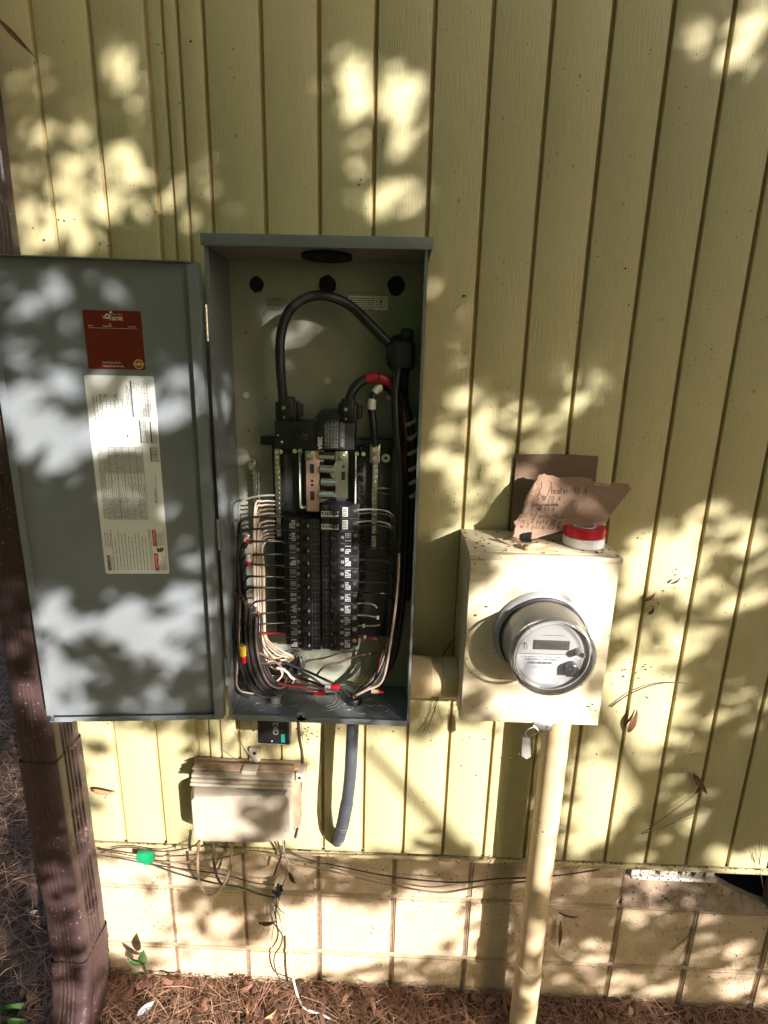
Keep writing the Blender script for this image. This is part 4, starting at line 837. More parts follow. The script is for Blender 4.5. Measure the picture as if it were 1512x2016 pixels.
H1 = [(-0.259,-0.088,1.3585), (-0.2649,-0.088,1.3333), (-0.2658,-0.088,1.3068), (-0.2698,-0.088,1.2788), (-0.2705,-0.088,1.2571), (-0.2713,-0.088,1.2319), (-0.2722,-0.088,1.2075), (-0.2774,-0.088,1.1771), (-0.2784,-0.088,1.1475), (-0.2792,-0.088,1.1245)]
H2 = [(-0.3018,-0.088,1.3499), (-0.3049,-0.088,1.3246), (-0.3023,-0.086,1.3007), (-0.3014,-0.086,1.2727), (-0.3001,-0.086,1.2532), (-0.3013,-0.086,1.2246), (-0.3022,-0.086,1.2001), (-0.2979,-0.085,1.1568), (-0.299,-0.085,1.1292), (-0.2998,-0.085,1.106)]
H3 = [(-0.3142,-0.086,1.311), (-0.3172,-0.084,1.278), (-0.3136,-0.082,1.2557), (-0.312,-0.08,1.233), (-0.3102,-0.082,1.2116), (-0.3101,-0.08,1.1769), (-0.3105,-0.078,1.1532), (-0.3077,-0.078,1.1185), (-0.3075,-0.078,1.0951), (-0.307,-0.078,1.0809)]
H4 = [(-0.3243,-0.082,1.1545), (-0.3222,-0.08,1.1422), (-0.3201,-0.078,1.1297), (-0.319,-0.076,1.1172), (-0.318,-0.074,1.1045), (-0.3145,-0.08,1.0959), (-0.3135,-0.078,1.0807), (-0.3112,-0.076,1.0702), (-0.3088,-0.074,1.062), (-0.3046,-0.078,1.0596)]
H5 = [(-0.3334,-0.08,1.0356), (-0.3282,-0.08,1.0285), (-0.3236,-0.078,1.0227), (-0.3201,-0.075,1.0211), (-0.3183,-0.07,1.0183), (-0.3116,-0.078,1.0207), (-0.3079,-0.076,1.0173), (-0.3043,-0.073,1.0156), (-0.3006,-0.07,1.0165), (-0.2956,-0.072,1.0203)]
H6 = [(-0.3285,-0.08,0.9721), (-0.3217,-0.08,0.9749), (-0.3176,-0.078,0.9812), (-0.3116,-0.075,0.9846), (-0.3062,-0.07,0.9867), (-0.2998,-0.078,0.9844), (-0.2956,-0.076,0.9907), (-0.2907,-0.073,0.9941), (-0.2859,-0.07,0.9949), (-0.2808,-0.072,1.0013)]
H7 = [(-0.2973,-0.075,0.9502), (-0.2915,-0.075,0.958), (-0.2847,-0.07,0.9639), (-0.2783,-0.068,0.9691), (-0.2757,-0.06,0.9693), (-0.269,-0.07,0.9682), (-0.2653,-0.066,0.9734), (-0.2632,-0.06,0.976), (-0.2609,-0.055,0.9768), (-0.2573,-0.06,0.985)]
H8 = [(-0.2504,-0.06,0.9501), (-0.2467,-0.06,0.9629), (-0.2431,-0.055,0.9675), (-0.2395,-0.05,0.9721), (-0.2405,-0.045,0.9766), (-0.2362,-0.055,0.9728), (-0.2349,-0.05,0.9773), (-0.2336,-0.045,0.9794), (-0.2323,-0.04,0.9803), (-0.2312,-0.045,0.9871)]
H9 = [(-0.2219,-0.03,0.967), (-0.2195,-0.03,0.9735), (-0.2191,-0.026,0.9762), (-0.2182,-0.024,0.9802), (-0.2177,-0.02,0.983), (-0.2175,-0.028,0.98), (-0.217,-0.024,0.9828), (-0.2165,-0.02,0.9856), (-0.2157,-0.018,0.9883), (-0.2149,-0.022,0.9945)]
for i in range(10): wire('hot_wire', (HY[i], H1[i], H2[i], H3[i], H4[i], H5[i], H6[i], H7[i], H8[i], H9[i]), .0022, 'black_gloss', 8, 5)
# more conductors looping through the bottom left corner
for i in range(30):
    a = i / 29; mat = ('black_gloss', 'brown_wire', 'black_gloss', 'dark_cable', 'black_cable')[i % 5]
    x0_ = -.318 + .045 * a + rnd.uniform(-.004, .004); yy = -.112 + .030 * rnd.random()
    wire('hot_wire', [(x0_, yy, 1.20 - .05 * a), (x0_ - .003, yy, 1.10), (x0_ + .004, yy, 1.045 - .02 * (1 - a)), (x0_ + .030 - .01 * a, yy + .004, 1.000 - .028 * (1 - a)), (x0_ + .075 - .03 * a, yy + .015, .985 - .026 * (1 - a)), (-.220 + rnd.uniform(-.01, .01), -.07, .998 - .020 * (1 - a)), (-.205, -.035, 1.024 - .012 * (1 - a))], rnd.choice((.0021, .0024, .0027)), mat, 7, 5)
for (p, mat, r) in ((((-0.3028,-0.1,1.0926), (-0.2928,-0.1,1.0755), (-0.2656,-0.1,1.0613), (-0.2394,-0.1,1.0446), (-0.211,-0.1,1.0159), (-0.182,-0.095,0.9959), (-0.1177,-0.09,0.9771)), 'brown_wire', .0022),
                    (((-0.3017,-0.1,1.0658), (-0.2927,-0.1,1.0508), (-0.2662,-0.1,1.0424), (-0.2351,-0.095,1.0431), (-0.2111,-0.08,1.0403)), 'dark_cable', .002),
                    (((-0.2233,-0.1,1.0464), (-0.1967,-0.1,1.0356), (-0.1701,-0.1,1.0247), (-0.138,-0.1,1.0092), (-0.1085,-0.095,0.9904), (-0.0849,-0.09,0.9637)), 'black_gloss', .0028),
                    (((-0.2301,-0.09,1.0237), (-0.198,-0.095,1.011), (-0.1682,-0.1,1.0032), (-0.1381,-0.1,0.9923), (-0.1041,-0.095,0.9784)), 'black_gloss', .0028),
                    (((-0.2238,-0.09,1.0142), (-0.1928,-0.095,1.0016), (-0.1651,-0.1,0.9937), (-0.1381,-0.1,0.9863)), 'brown_wire', .0026),
                    (((-0.2486,-0.09,0.9816), (-0.2031,-0.1,0.9775), (-0.1598,-0.1,0.9744), (-0.1165,-0.1,0.9762)), 'black_cable', .0030),
                    (((-0.2385,-0.095,0.9925), (-0.1975,-0.1,0.9899), (-0.1619,-0.1,0.9841), (-0.1425,-0.1,0.9824)), 'red_wire', .0020),
                    (((-0.2374,-0.11,1.0387), (-0.2257,-0.11,1.0356), (-0.2153,-0.11,1.0289), (-0.2091,-0.11,1.0196), (-0.201,-0.108,1.0116)), 'white_wire', .0026),
                    (((-0.2312,-0.1,1.0271), (-0.2282,-0.1,1.02), (-0.2316,-0.1,1.0115), (-0.2394,-0.1,1.0028)), 'white_wire', .0020),
                    (((-0.1603,-0.08,1.0059), (-0.1419,-0.07,1.0227), (-0.11,-0.06,1.028), (-0.0778,-0.05,1.0383), (-0.0284,-0.04,1.0445)), 'brown_wire', .0024),
                    (((-0.3194,-0.1,1.1964), (-0.3245,-0.1,1.1287), (-0.3287,-0.1,1.0589), (-0.3336,-0.1,0.999), (-0.3266,-0.095,0.9693), (-0.3045,-0.09,0.9522)), 'black_cable', .0030),
                    (((-0.308,-0.105,1.1879), (-0.3145,-0.105,1.1087), (-0.3223,-0.105,1.0265), (-0.3263,-0.1,0.9932), (-0.3199,-0.095,0.9721), (-0.2931,-0.09,0.9626)), 'white_wire', .0018),
                    (((-0.2239,-0.09,1.1078), (-0.2554,-0.092,1.1077), (-0.2816,-0.094,1.1043), (-0.3005,-0.096,1.0953), (-0.3102,-0.098,1.0796)), 'red_wire', .0024),
                    (((-0.301,-0.1,1.3367), (-0.308,-0.1,1.3156), (-0.3119,-0.1,1.273), (-0.3106,-0.1,1.2078), (-0.3118,-0.1,1.1292), (-0.3119,-0.1,1.0772)), 'black_cable', .0022)):
    wire('wire', p, r, mat)
# connector ring of the conduit entering the back plate behind the white wires
cR = Vector((-0.2255,-0.008,0.995))
m = MB(); m.lathe([(.020, .001), (.020, .016), (.023, .018), (.027, .016), (.028, .006), (.031, .005), (.031, .001)], (cR.x, PYB, cR.z), seg=36)
for k in range(10):
    a = 2 * math.pi * k / 10; m.bbox(cR.x + .0285 * math.cos(a) - .002, cR.x + .0285 * math.cos(a) + .002, PYB - .013, PYB - .003, cR.z + .0285 * math.sin(a) - .002, cR.z + .0285 * math.sin(a) + .002, .0006, 1)
m.build('conduit_locknut', 'zinc', ep)
# ---- right side wires
RY = [(-0.0761,-0.078,1.375), (-0.076,-0.078,1.3666), (-0.0758,-0.078,1.3499), (-0.0757,-0.078,1.3415), (-0.0761,-0.07,1.3221), (-0.0758,-0.07,1.2963), (-0.0755,-0.07,1.268), (-0.0752,-0.07,1.2437), (-0.075,-0.07,1.2192), (-0.0747,-0.07,1.1956)]
R1 = [(-0.0436,-0.085,1.3788), (-0.0385,-0.086,1.372), (-0.0402,-0.085,1.3551), (-0.036,-0.086,1.3471), (-0.0427,-0.085,1.3267), (-0.0422,-0.085,1.3002), (-0.0417,-0.085,1.2733), (-0.0413,-0.085,1.2505), (-0.0408,-0.085,1.2253), (-0.0404,-0.085,1.202)]
R2 = [(-0.0106,-0.08,1.3712), (-0.0063,-0.082,1.3615), (-0.0079,-0.08,1.3442), (-0.0016,-0.082,1.3366), (-0.0175,-0.08,1.3228), (-0.0168,-0.08,1.2951), (-0.0141,-0.08,1.2692), (-0.0115,-0.08,1.2475), (-0.0109,-0.08,1.221), (-0.0124,-0.08,1.1975)]
R3 = [(0.0055,-0.07,1.3322), (0.008,-0.072,1.319), (0.0074,-0.07,1.3055), (0.0107,-0.072,1.2954), (-0.0016,-0.07,1.2944), (0.0012,-0.07,1.2683), (0.0041,-0.07,1.2398), (0.0025,-0.07,1.2219), (0.0023,-0.07,1.1926), (0.0019,-0.07,1.1698)]
R4 = [(0.0079,-0.065,1.2156), (0.0103,-0.067,1.2052), (0.0061,-0.065,1.2042), (0.0128,-0.067,1.194), (0.0046,-0.07,1.1836), (0.0029,-0.068,1.1713), (0,-0.066,1.1588), (-0.002,-0.07,1.1548), (-0.004,-0.068,1.148), (-0.0059,-0.066,1.1412)]
R5 = [(-0.0035,-0.07,1.0905), (-0.0053,-0.072,1.0796), (-0.0077,-0.07,1.088), (-0.0009,-0.072,1.0739), (-0.0097,-0.07,1.0784), (-0.0117,-0.07,1.0736), (-0.0138,-0.07,1.0711), (-0.0159,-0.07,1.0662), (-0.018,-0.07,1.0638), (-0.0201,-0.07,1.0613)]
R6 = [(-0.0261,-0.08,1.0051), (-0.0228,-0.082,1.0065), (-0.0317,-0.08,1.011), (-0.0206,-0.082,1.0029), (-0.0274,-0.08,1.0136), (-0.0295,-0.08,1.0111), (-0.0319,-0.078,1.0147), (-0.0339,-0.08,1.0134), (-0.036,-0.082,1.012), (-0.0382,-0.08,1.0083)]
R7 = [(-0.0765,-0.085,0.9632), (-0.0721,-0.085,0.9609), (-0.0777,-0.085,0.9657), (-0.0743,-0.085,0.9596), (-0.0787,-0.085,0.9631), (-0.0745,-0.083,0.962), (-0.0764,-0.087,0.9621), (-0.0809,-0.085,0.9631), (-0.0723,-0.084,0.9652), (-0.0775,-0.086,0.9601)]
for i in range(10):
    wire('branch_wire', (RY[i], R1[i], R2[i], R3[i], R4[i], R5[i], R6[i], R7[i]), .0017, ('grey_wire', 'dark_cable', 'grey_wire', 'dark_cable', 'black_gloss', 'black_gloss', 'dark_cable', 'black_gloss', 'dark_cable', 'black_gloss')[i], 7, 5)
for p in (((-0.0724,-0.085,1.1785), (-0.0534,-0.088,1.1805), (-0.0388,-0.088,1.1776), (-0.0325,-0.086,1.1702)), ((-0.0721,-0.085,1.1524), (-0.053,-0.087,1.1529), (-0.03,-0.085,1.1482)), ((-0.0718,-0.085,1.1283), (-0.039,-0.086,1.13), (-0.0255,-0.083,1.1313))): wire('branch_wire', p, .0020, 'grey_wire')
wire('branch_wire', [(-0.0726,-0.085,1.1028), (-0.049,-0.088,1.1029), (-0.0321,-0.086,1.099), (-0.0287,-0.08,1.0771), (-0.0257,-0.078,1.0343), (-0.037,-0.08,1.0047), (-0.069,-0.085,0.9697)], .0023, 'red_wire')
wire('wire', [(0.0097,-0.105,1.2959), (0.0093,-0.106,1.243), (0.0051,-0.106,1.1773), (-0.0031,-0.105,1.0973), (-0.012,-0.103,1.0316), (-0.0243,-0.1,1.0018), (-0.05,-0.095,0.9855), (-0.0719,-0.09,0.9691)], .0024, 'white_wire')
wire('wire', [(-0.0422,-0.066,1.4165), (-0.028,-0.07,1.4188), (-0.0141,-0.065,1.4171), (-0.0019,-0.05,1.41)], .0010, 'tan_cable'); wire('wire', [(-0.042,-0.066,1.4072), (-0.0278,-0.07,1.4086), (-0.0137,-0.065,1.4047), (-0.0015,-0.05,1.3954)], .0010, 'tan_cable')
m = MB()
for c in ((-0.03,-0.085,1.1482), (-0.0591,-0.086,1.1293), (-0.0565,-0.088,1.1049)): m.bbox(c[0] - .0025, c[0] + .0025, c[1] - .003, c[1] + .003, c[2] - .0035, c[2] + .0035, .0008, 1)
m.build('wire_marker', 'white_tape', ep)
# ---- wire connectors
def conn(c, ax, r, L, mats):
    ax = Vector(ax).normalized(); c = Vector(c)
    m = MB(); m.lathe([(0, 0), (r, 0), (r, L * .30), (r * .95, L * .32), (r * .95, L * .58), (r * .8, L * .6), (0, L * .6)], c, ax, 14); o = m.build('wire_connector', mats[0], ep)
    m = MB(); m.lathe([(r * .78, L * .55), (r * .72, L * .6), (r * .6, L), (0, L)], c, ax, 14); m.build('connector_tip', mats[1], o)
conn((-0.307,-0.112,1.0896), (.06, 0, -1), .0080, .040, ('yellow_plastic', 'red_tape'))
conn((-0.2933,-0.09,1.3214), (-.35, 0, -1), .0052, .026, ('white_tape', 'red_tape')); conn((-0.2912,-0.092,1.2816), (-.05, 0, -1), .0062, .026, ('white_tape', 'red_tape')); conn((-0.2999,-0.092,1.2942), (.4, 0, 1), .005, .02, ('black_plastic', 'red_tape'))
conn((-0.1069,-0.11,0.9987), (-1, 0, .02), .0058, .030, ('red_tape', 'white_tape')); conn((-0.1366,-0.112,0.9855), (-1, 0, -.15), .0052, .024, ('red_tape', 'red_tape')); conn((-0.0405,-0.09,0.9802), (1, 0, -.1), .0052, .026, ('tan_cable', 'red_tape'))
m = MB(); c = (-0.2472,-0.0861,0.942); m.lathe([(.006, .018), (.011, .018), (.0115, .016), (.0115, 0)], (c[0], c[1], .940), (0, 0, 1), 24); m.lathe([(.0115, .003), (.017, .003), (.017, 0)], (c[0], c[1], .940), (0, 0, 1), 6); m.build('bottom_fitting', 'fitting_grey', ep)
m = MB(); c = (-0.0796,-0.0718,0.942); m.lathe([(.010, .012), (.016, .012), (.018, .008), (.018, 0)], (c[0], c[1], .940), (0, 0, 1), 24); m.build('bottom_bushing', 'black_plastic', ep)
wire('wire', [(c[0], c[1], .945), (c[0] + .001, c[1], .958), (c[0] + .010, c[1] + .01, .972), (c[0] + .03, c[1] + .02, .99)], .0016, 'yellow_plastic')

# ---------------------------------------------------------------- things below the panel
em_ = thing('energy_monitor', 'black square monitor module hanging under the electrical panel', 'module', (-.2, -.09, .86))
a_, b_ = (-0.2863,-0.1,0.9273), (-0.2166,-0.1,0.8466)
m = MB(); m.bbox(a_[0], b_[0], -.102, -.070, b_[2], .9365, .004, 3); m.build('housing', 'black_plastic', em_)
m = MB(); m.bbox(a_[0] + .003, b_[0] - .003, -.1032, -.1015, b_[2] + .003, .9345, .0008); fp = m.build('front_panel', 'black_gloss', em_)
m = MB(); m.bbox(a_[0] - .001, b_[0] + .001, -.100, -.094, b_[2] - .0015, b_[2] + .002, .001); m.bbox(b_[0] - .001, b_[0] + .0015, -.100, -.094, b_[2], .935, .0008); m.build('edge_band', 'fitting_grey', em_)
m = MB(); m.box(b_[0] - .017, b_[0] - .009, -.1037, -.1031, b_[2] + .008, b_[2] + .028); m.build('colour_bar', 'teal', em_, smooth=False)
text_part('lettering', 'EVO', .016, 'print_grey', em_, (b_[0] - .034, -.1034, .903), (0, 0, -1), (1, 0, 0), .0003)
m = MB(); m.disc((-.254, -.1031, b_[2] + .010), .0014, (0, -1, 0), .0006, 10); m.build('status_light', 'label_white', em_)

fxc = thing('flexible_conduit', 'dark grey flexible conduit curving from under the panel into the siding', 'conduit', (-.085, -.05, .5))
path = [(-0.0802,-0.075,0.9125), (-0.0807,-0.078,0.8697), (-0.0823,-0.08,0.8188), (-0.0852,-0.08,0.7519), (-0.092,-0.076,0.6792), (-0.1021,-0.066,0.6096), (-0.1137,-0.045,0.5472), (-0.1209,-0.012,0.5061), (-0.1242,0.006,0.4877)]
m = MB(); m.tube(path, .0138, 20, True, 12); m.build('hose', 'grey_pvc', fxc)
m = MB(); P_ = [Vector(p) for p in path[4:8]]
for k in range(26):
    t_ = k / 26 * 2.98; i = int(t_); q = P_[i].lerp(P_[min(i + 1, 3)], t_ - i); d = (P_[min(i + 1, 3)] - P_[i]).normalized()
    m.lathe([(.0134, -.0009), (.0151, 0), (.0134, .0009)], q, d, 18)
m.build('hose_rib', 'grey_pvc', fxc)
m = MB(); c = path[0]; m.lathe([(.0142, 0), (.018, 0), (.018, -.022), (.0142, -.024)], (c[0], c[1], .9315), (0, 0, 1), 8); m.build('hose_fitting', 'fitting_grey', fxc)

tb = thing('telecom_box', 'weathered beige telephone junction box on the siding under the panel', 'junction box', (-.33, 0, .6))
def rr_prism(mb_, pts, y0, y1, sc=1.0):
    c = sum((Vector(p) for p in pts), Vector()) / len(pts)
    mb_.prism([(c.x + (p[0] - c.x) * sc, y0, c.z + (p[2] - c.z) * sc) for p in pts], (0, y1 - y0, 0))
F = [(-0.4553,-0.078,0.6748), (-0.4475,-0.078,0.685), (-0.2295,-0.078,0.7023), (-0.2204,-0.078,0.6916), (-0.2176,-0.078,0.5895), (-0.2239,-0.078,0.5718), (-0.2867,-0.078,0.5598), (-0.4316,-0.078,0.5568), (-0.4516,-0.078,0.5661), (-0.4555,-0.078,0.5805)]
Bk = [(p[0] * 1.02 - .003, -.030, p[2] - .005) for p in F]
m = MB(); n = len(F)
cF = sum((Vector(p) for p in F), Vector()) / n
front = [Vector((p[0], -.074, p[2])) for p in F]; inner = [cF.lerp(Vector(p), .955) + Vector((0, -.004, 0)) for p in F]
back = [Vector(p) for p in Bk]
m.add(back + front + inner, [(i, (i + 1) % n, n + (i + 1) % n, n + i) for i in range(n)] + [(n + i, n + (i + 1) % n, 2 * n + (i + 1) % n, 2 * n + i) for i in range(n)] + [tuple(range(2 * n, 3 * n)), tuple(range(n - 1, -1, -1))])
lid = m.build('lid', 'telecom', tb)
xs0, xs1 = F[0][0], F[3][0]; zt = F[2][2]
for (dz, yf_, e_) in ((.0010, -.0735, .001), (.0092, -.0700, .0005), (.0174, -.0650, 0)): MB().bbox(xs0 - e_, xs1 + e_, yf_, -.028, zt + dz, zt + dz + .0078, .0034, 3).build('lid_ridge', 'telecom', tb)
m = MB(); m.bbox(xs0 - .002, xs1 + .002, -.050, -.026, zt + .0275, zt + .031, .001); m.build('top_ledge', 'telecom_dirty', tb)
m = MB(); m.bbox(xs0 - .012, xs1 + .010, -.028, -.0005, F[6][2] - .006, zt + .026, .004); m.build('base', 'telecom_dirty', tb)
m = MB(); m.bbox(-.340, -.305, -.056, -.030, zt + .022, zt + .034, .002); m.build('latch', 'telecom', tb)
m = MB(); m.bbox(-.333, -.307, -.010, -.0005, zt + .024, zt + .060, .002); o = m.build('mounting_tab', 'telecom', tb)
m = MB(); m.disc((-.320, -.0101, zt + .047), .0042, (0, -1, 0), .0008, 12); m.build('screw', 'hole_black', o)
m = MB(); m.bbox(xs1 + .004, xs1 + .022, -.040, -.0005, zt - .004, zt + .020, .002); o = m.build('mounting_tab', 'telecom', tb)
m = MB(); m.disc((xs1 + .013, -.0401, zt + .008), .0034, (0, -1, 0), .0008, 12); m.build('screw', 'hole_black', o)
for c in ((-0.2362,-0.079,0.6581), (-0.2355,-0.079,0.6355)):
    m = MB(); m.lathe([(.0028, -.002), (.0045, .0002), (.0058, .0012), (.0066, 0)], (c[0], -.0778, c[2]), seg=18); m.disc((c[0], -.0765, c[2]), .003, (0, -1, 0), .0004, 12); m.build('screw_boss', 'telecom_dirty', lid)
m = MB(); c = (-0.3308,-0.0785,0.684); m.bbox(c[0] - .0035, c[0] + .003, -.0795, -.0778, c[2] - .009, c[2] + .006, .0012, 2); m.build('dark_stain', 'speckdirt', lid)

# ---------------------------------------------------------------- loose cables along the foundation
def cable(label, pts, r, mat, group=None, seg=7, sub=7, name='cable'):
    m = MB(); m.tube(pts, r, seg, True, sub)
    return tag(m.build(name, mat, origin=pts[0]), label, 'cable', group)
cable('tan phone cable looping lowest below the telephone box', [(-0.4529,-0.05,0.5275), (-0.46,-0.05,0.4738), (-0.4605,-0.05,0.4037), (-0.4425,-0.05,0.3649), (-0.4165,-0.05,0.3727), (-0.3932,-0.045,0.4096), (-0.3805,-0.04,0.4674), (-0.3768,-0.04,0.5213)], .0032, 'tan_cable')
cable('brown phone cable hanging straight beside the tan loop', [(-0.4187,-0.045,0.5242), (-0.4229,-0.045,0.4705), (-0.4182,-0.042,0.4128), (-0.4044,-0.038,0.3821), (-0.3887,-0.034,0.4135), (-0.3767,-0.034,0.5076)], .0032, 'dark_cable')
cable('dark cable running along the top of the blocks below the telephone box', [(-0.7273,-0.012,0.4357), (-0.6876,-0.012,0.4536), (-0.6389,-0.012,0.4593), (-0.5634,-0.014,0.4526), (-0.4841,-0.03,0.4857), (-0.4598,-0.04,0.514)], .0016, 'dark_cable')
cable('tan cable sagging along the top blocks towards the riser pipe', [(-0.7299,-0.012,0.4356), (-0.6448,-0.012,0.424), (-0.553,-0.014,0.4182), (-0.4351,-0.014,0.4339), (-0.3565,-0.014,0.457), (-0.2923,-0.014,0.4572), (-0.2419,-0.012,0.4292), (-0.152,-0.01,0.4126), (-0.0484,-0.008,0.3837), (0.0559,-0.008,0.3633), (0.1471,-0.008,0.3536), (0.2362,-0.008,0.3764), (0.3563,-0.008,0.4006)], .0022, 'tan_cable')
cable('brown cable crossing the blocks between hose and riser pipe', [(-0.2571,-0.02,0.4809), (-0.203,-0.012,0.4471), (-0.1006,-0.008,0.4195), (0.003,-0.008,0.3994), (0.1067,-0.008,0.3888), (0.2033,-0.008,0.3892), (0.2856,-0.008,0.4049), (0.3616,-0.008,0.4122), (0.4493,-0.008,0.4264), (0.5365,-0.006,0.4447)], .0018, 'dark_cable')
cable('thin brown cable sagging under the green cable clip', [(-0.7289,-0.01,0.4303), (-0.5944,-0.011,0.4064), (-0.5036,-0.011,0.395), (-0.4127,-0.011,0.3837), (-0.335,-0.011,0.3619), (-0.2828,-0.011,0.3582)], .0016, 'dark_cable')
cable('dark green cable from the green clip to the wire tangle', [(-0.5978,-0.014,0.4126), (-0.5299,-0.013,0.3829), (-0.4396,-0.013,0.3585), (-0.3744,-0.013,0.3489), (-0.3226,-0.013,0.3287), (-0.2761,-0.016,0.3216)], .0022, 'green_cable')
cable('pale cable dropping from the telephone box to the wire tangle', [(-0.254,-0.03,0.5251), (-0.2523,-0.02,0.4686), (-0.2432,-0.018,0.4355), (-0.2477,-0.018,0.4034), (-0.2603,-0.018,0.3624), (-0.2691,-0.018,0.321)], .0018, 'grey_wire')
cable('brown cable bent down from the telephone box corner', [(-0.2718,-0.04,0.5266), (-0.2661,-0.035,0.502), (-0.2603,-0.025,0.4657), (-0.2712,-0.02,0.4283), (-0.2801,-0.018,0.3985)], .0026, 'dark_cable')
cable('black wire hanging over the lower blocks into the mulch', [(-0.2769,-0.014,0.3076), (-0.2816,-0.01,0.2606), (-0.2792,-0.008,0.2156), (-0.2669,-0.006,0.1844), (-0.2736,-0.004,0.1464), (-0.2895,-0.004,0.1135), (-0.2913,-0.006,0.0802), (-0.2782,-0.008,0.0384), (-0.2431,-0.012,0.0225), (-0.2073,-0.02,0.0106)], .0018, 'dark_cable')
cable('white cable trailing down the blocks across the mulch', [(-0.2461,-0.01,0.1681), (-0.2442,-0.012,0.1091), (-0.2382,-0.02,0.0578), (-0.2245,-0.0318,0.012), (-0.2007,-0.06,0.01), (-0.1521,-0.072,0.008), (-0.1142,-0.089,0.008), (-0.0761,-0.1043,0.006)], .0026, 'white_cable')
cable('thin pale string hanging from the panel beside the hose', [(-0.2078,-0.01,0.835), (-0.2011,-0.012,0.7745), (-0.1944,-0.012,0.7325), (-0.2001,-0.012,0.6674), (-0.2033,-0.012,0.6157), (-0.2115,-0.012,0.5628), (-0.2193,-0.014,0.5262)], .0010, 'grey_wire')
cable('dark bent wire hanging beside the telephone box', [(-0.2134,-0.004,0.8538), (-0.2119,-0.004,0.7959), (-0.2054,-0.004,0.7398), (-0.2138,-0.004,0.6672), (-0.2223,-0.004,0.6075), (-0.2156,-0.004,0.5549), (-0.2266,-0.004,0.5004)], .0022, 'dark_cable')
cable('pale line along the bottom edge of the siding', [(-0.255,-0.008,0.456), (-0.0752,-0.0075,0.4585), (0.1163,-0.0075,0.4621), (0.2308,-0.008,0.4592), (0.2736,-0.012,0.4719)], .0017, 'tan_cable')
cl = thing('cable_clip', 'bright green plastic clip on the cables left of the telephone box', 'clip', (-0.608,-0.012,0.426))
a_, b_ = (-0.6264,-0.018,0.4519), (-0.5845,-0.018,0.4272)
m = MB(); m.bbox(a_[0], b_[0], -.026, -.010, b_[2], a_[2], .002, 2); m.build('clip_body', 'green_clip', cl)
m = MB(); m.bbox(a_[0] + .014, b_[0] - .012, -.024, -.012, b_[2] - .010, b_[2] + .002, .002, 2); m.build('clip_tab', 'green_clip', cl)
tg = thing('wire_tangle', 'black and white wire ends tangled at the foot of the pale cable', 'wires', (-0.276,-0.015,0.3336))
c = Vector((-0.2706,-0.02,0.3478)); m = MB()
for k in range(6):
    a0 = rnd.uniform(0, 6.28); m.tube([c + Vector((.013 * math.cos(a0), rnd.uniform(-.008, .002), .015 * math.sin(a0) + .008)), c + Vector((rnd.uniform(-.006, .006), -.008, rnd.uniform(-.006, .006))), c + Vector((.014 * math.cos(a0 + 2.6), rnd.uniform(-.006, .004), .022 * math.sin(a0 + 2.6)))], rnd.uniform(.002, .004), 7, True, 5)
m.build('splice', 'black_cable', tg)
for k in range(7):
    wire('loose_end', [c, c + Vector((rnd.uniform(-.02, .02), -.004, -.03)), c + Vector((rnd.uniform(-.035, .035), .006, -.05 - .06 * rnd.random()))], .0009, rnd.choice(('white_cable', 'dark_cable', 'green_cable')), 5, 5, tg)

# ---------------------------------------------------------------- leaves, needles and crumbs stuck to the wall
def leaf(name, label, a, b, w, mat, cat='leaf', curl=.004, group=None, parent=None, out=.006):
    """a dead leaf from stalk a to tip b (world points)"""
    a = Vector(a); b = Vector(b); d = b - a; nrm = Vector((0, -1, 0)) if abs(d.normalized().y) < .8 else Vector((0, 0, 1))
    s = d.cross(nrm).normalized(); vs = []; n = 7
    for i in range(n):
        t = i / (n - 1); ww = w * math.sin(math.pi * (.06 + .94 * t) ** .8) * (1 if t < 1 else .1)
        c = a + d * t + nrm * (curl * math.sin(math.pi * t))
        vs += [c - s * ww + nrm * curl * .8, c + nrm * 0, c + s * ww + nrm * curl * .8]
    m = MB(); m.add(vs, [q for i in range(n - 1) for q in ((i * 3, i * 3 + 1, i * 3 + 4, i * 3 + 3), (i * 3 + 1, i * 3 + 2, i * 3 + 5, i * 3 + 4))])
    me_ = m; base = len(me_.v)
    o = me_.build(name, mat, parent, origin=None if parent else tuple(a))
    so = o.modifiers.new('thickness', 'SOLIDIFY'); so.thickness = .0006
    return o if parent else tag(o, label, cat, group)
leaf('dead_leaf', 'reddish brown leaf stuck to the siding right of the downspout', (-0.729,-0.008,0.6273), (-0.664,-0.008,0.6199), .0075, 'deadleaf_pale')
leaf('dead_leaf', 'large brown leaf stuck on the siding right below the meter box', (0.5539,-0.006,0.8444), (0.5638,-0.012,0.908), .0085, 'deadleaf')
leaf('dead_leaf', 'thin dark leaf beside the large brown leaf on the siding', (0.5431,-0.004,0.8615), (0.561,-0.006,0.9038), .0030, 'deadleaf')
leaf('dead_leaf', 'curled brown leaf on the groove right of the tape rolls', (0.5463,-0.004,1.1715), (0.5645,-0.01,1.1936), .0048, 'deadleaf')
leaf('dead_leaf', 'small grey brown leaf just under the curled leaf on the siding', (0.5583,-0.004,1.1407), (0.5671,-0.006,1.1576), .0042, 'speckdirt')
leaf('dead_leaf', 'dark slim leaf highest on the sunlit siding right of the meter', (0.5974,-0.003,1.213), (0.6132,-0.006,1.2276), .0028, 'speckdirt')
leaf('dead_leaf', 'long brown leaf hanging at right above the vent', (0.7205,-0.006,0.7381), (0.7591,-0.01,0.6862), .0075, 'deadleaf')
leaf('dead_leaf', 'short brown leaf crossing the long hanging leaf at right', (0.734,-0.006,0.6844), (0.7446,-0.008,0.7295), .0045, 'deadleaf')
leaf('dead_leaf', 'narrow dark leaf on the blocks right of the riser pipe', (0.4611,0.006,0.2628), (0.4647,0.002,0.1786), .0052, 'deadleaf')
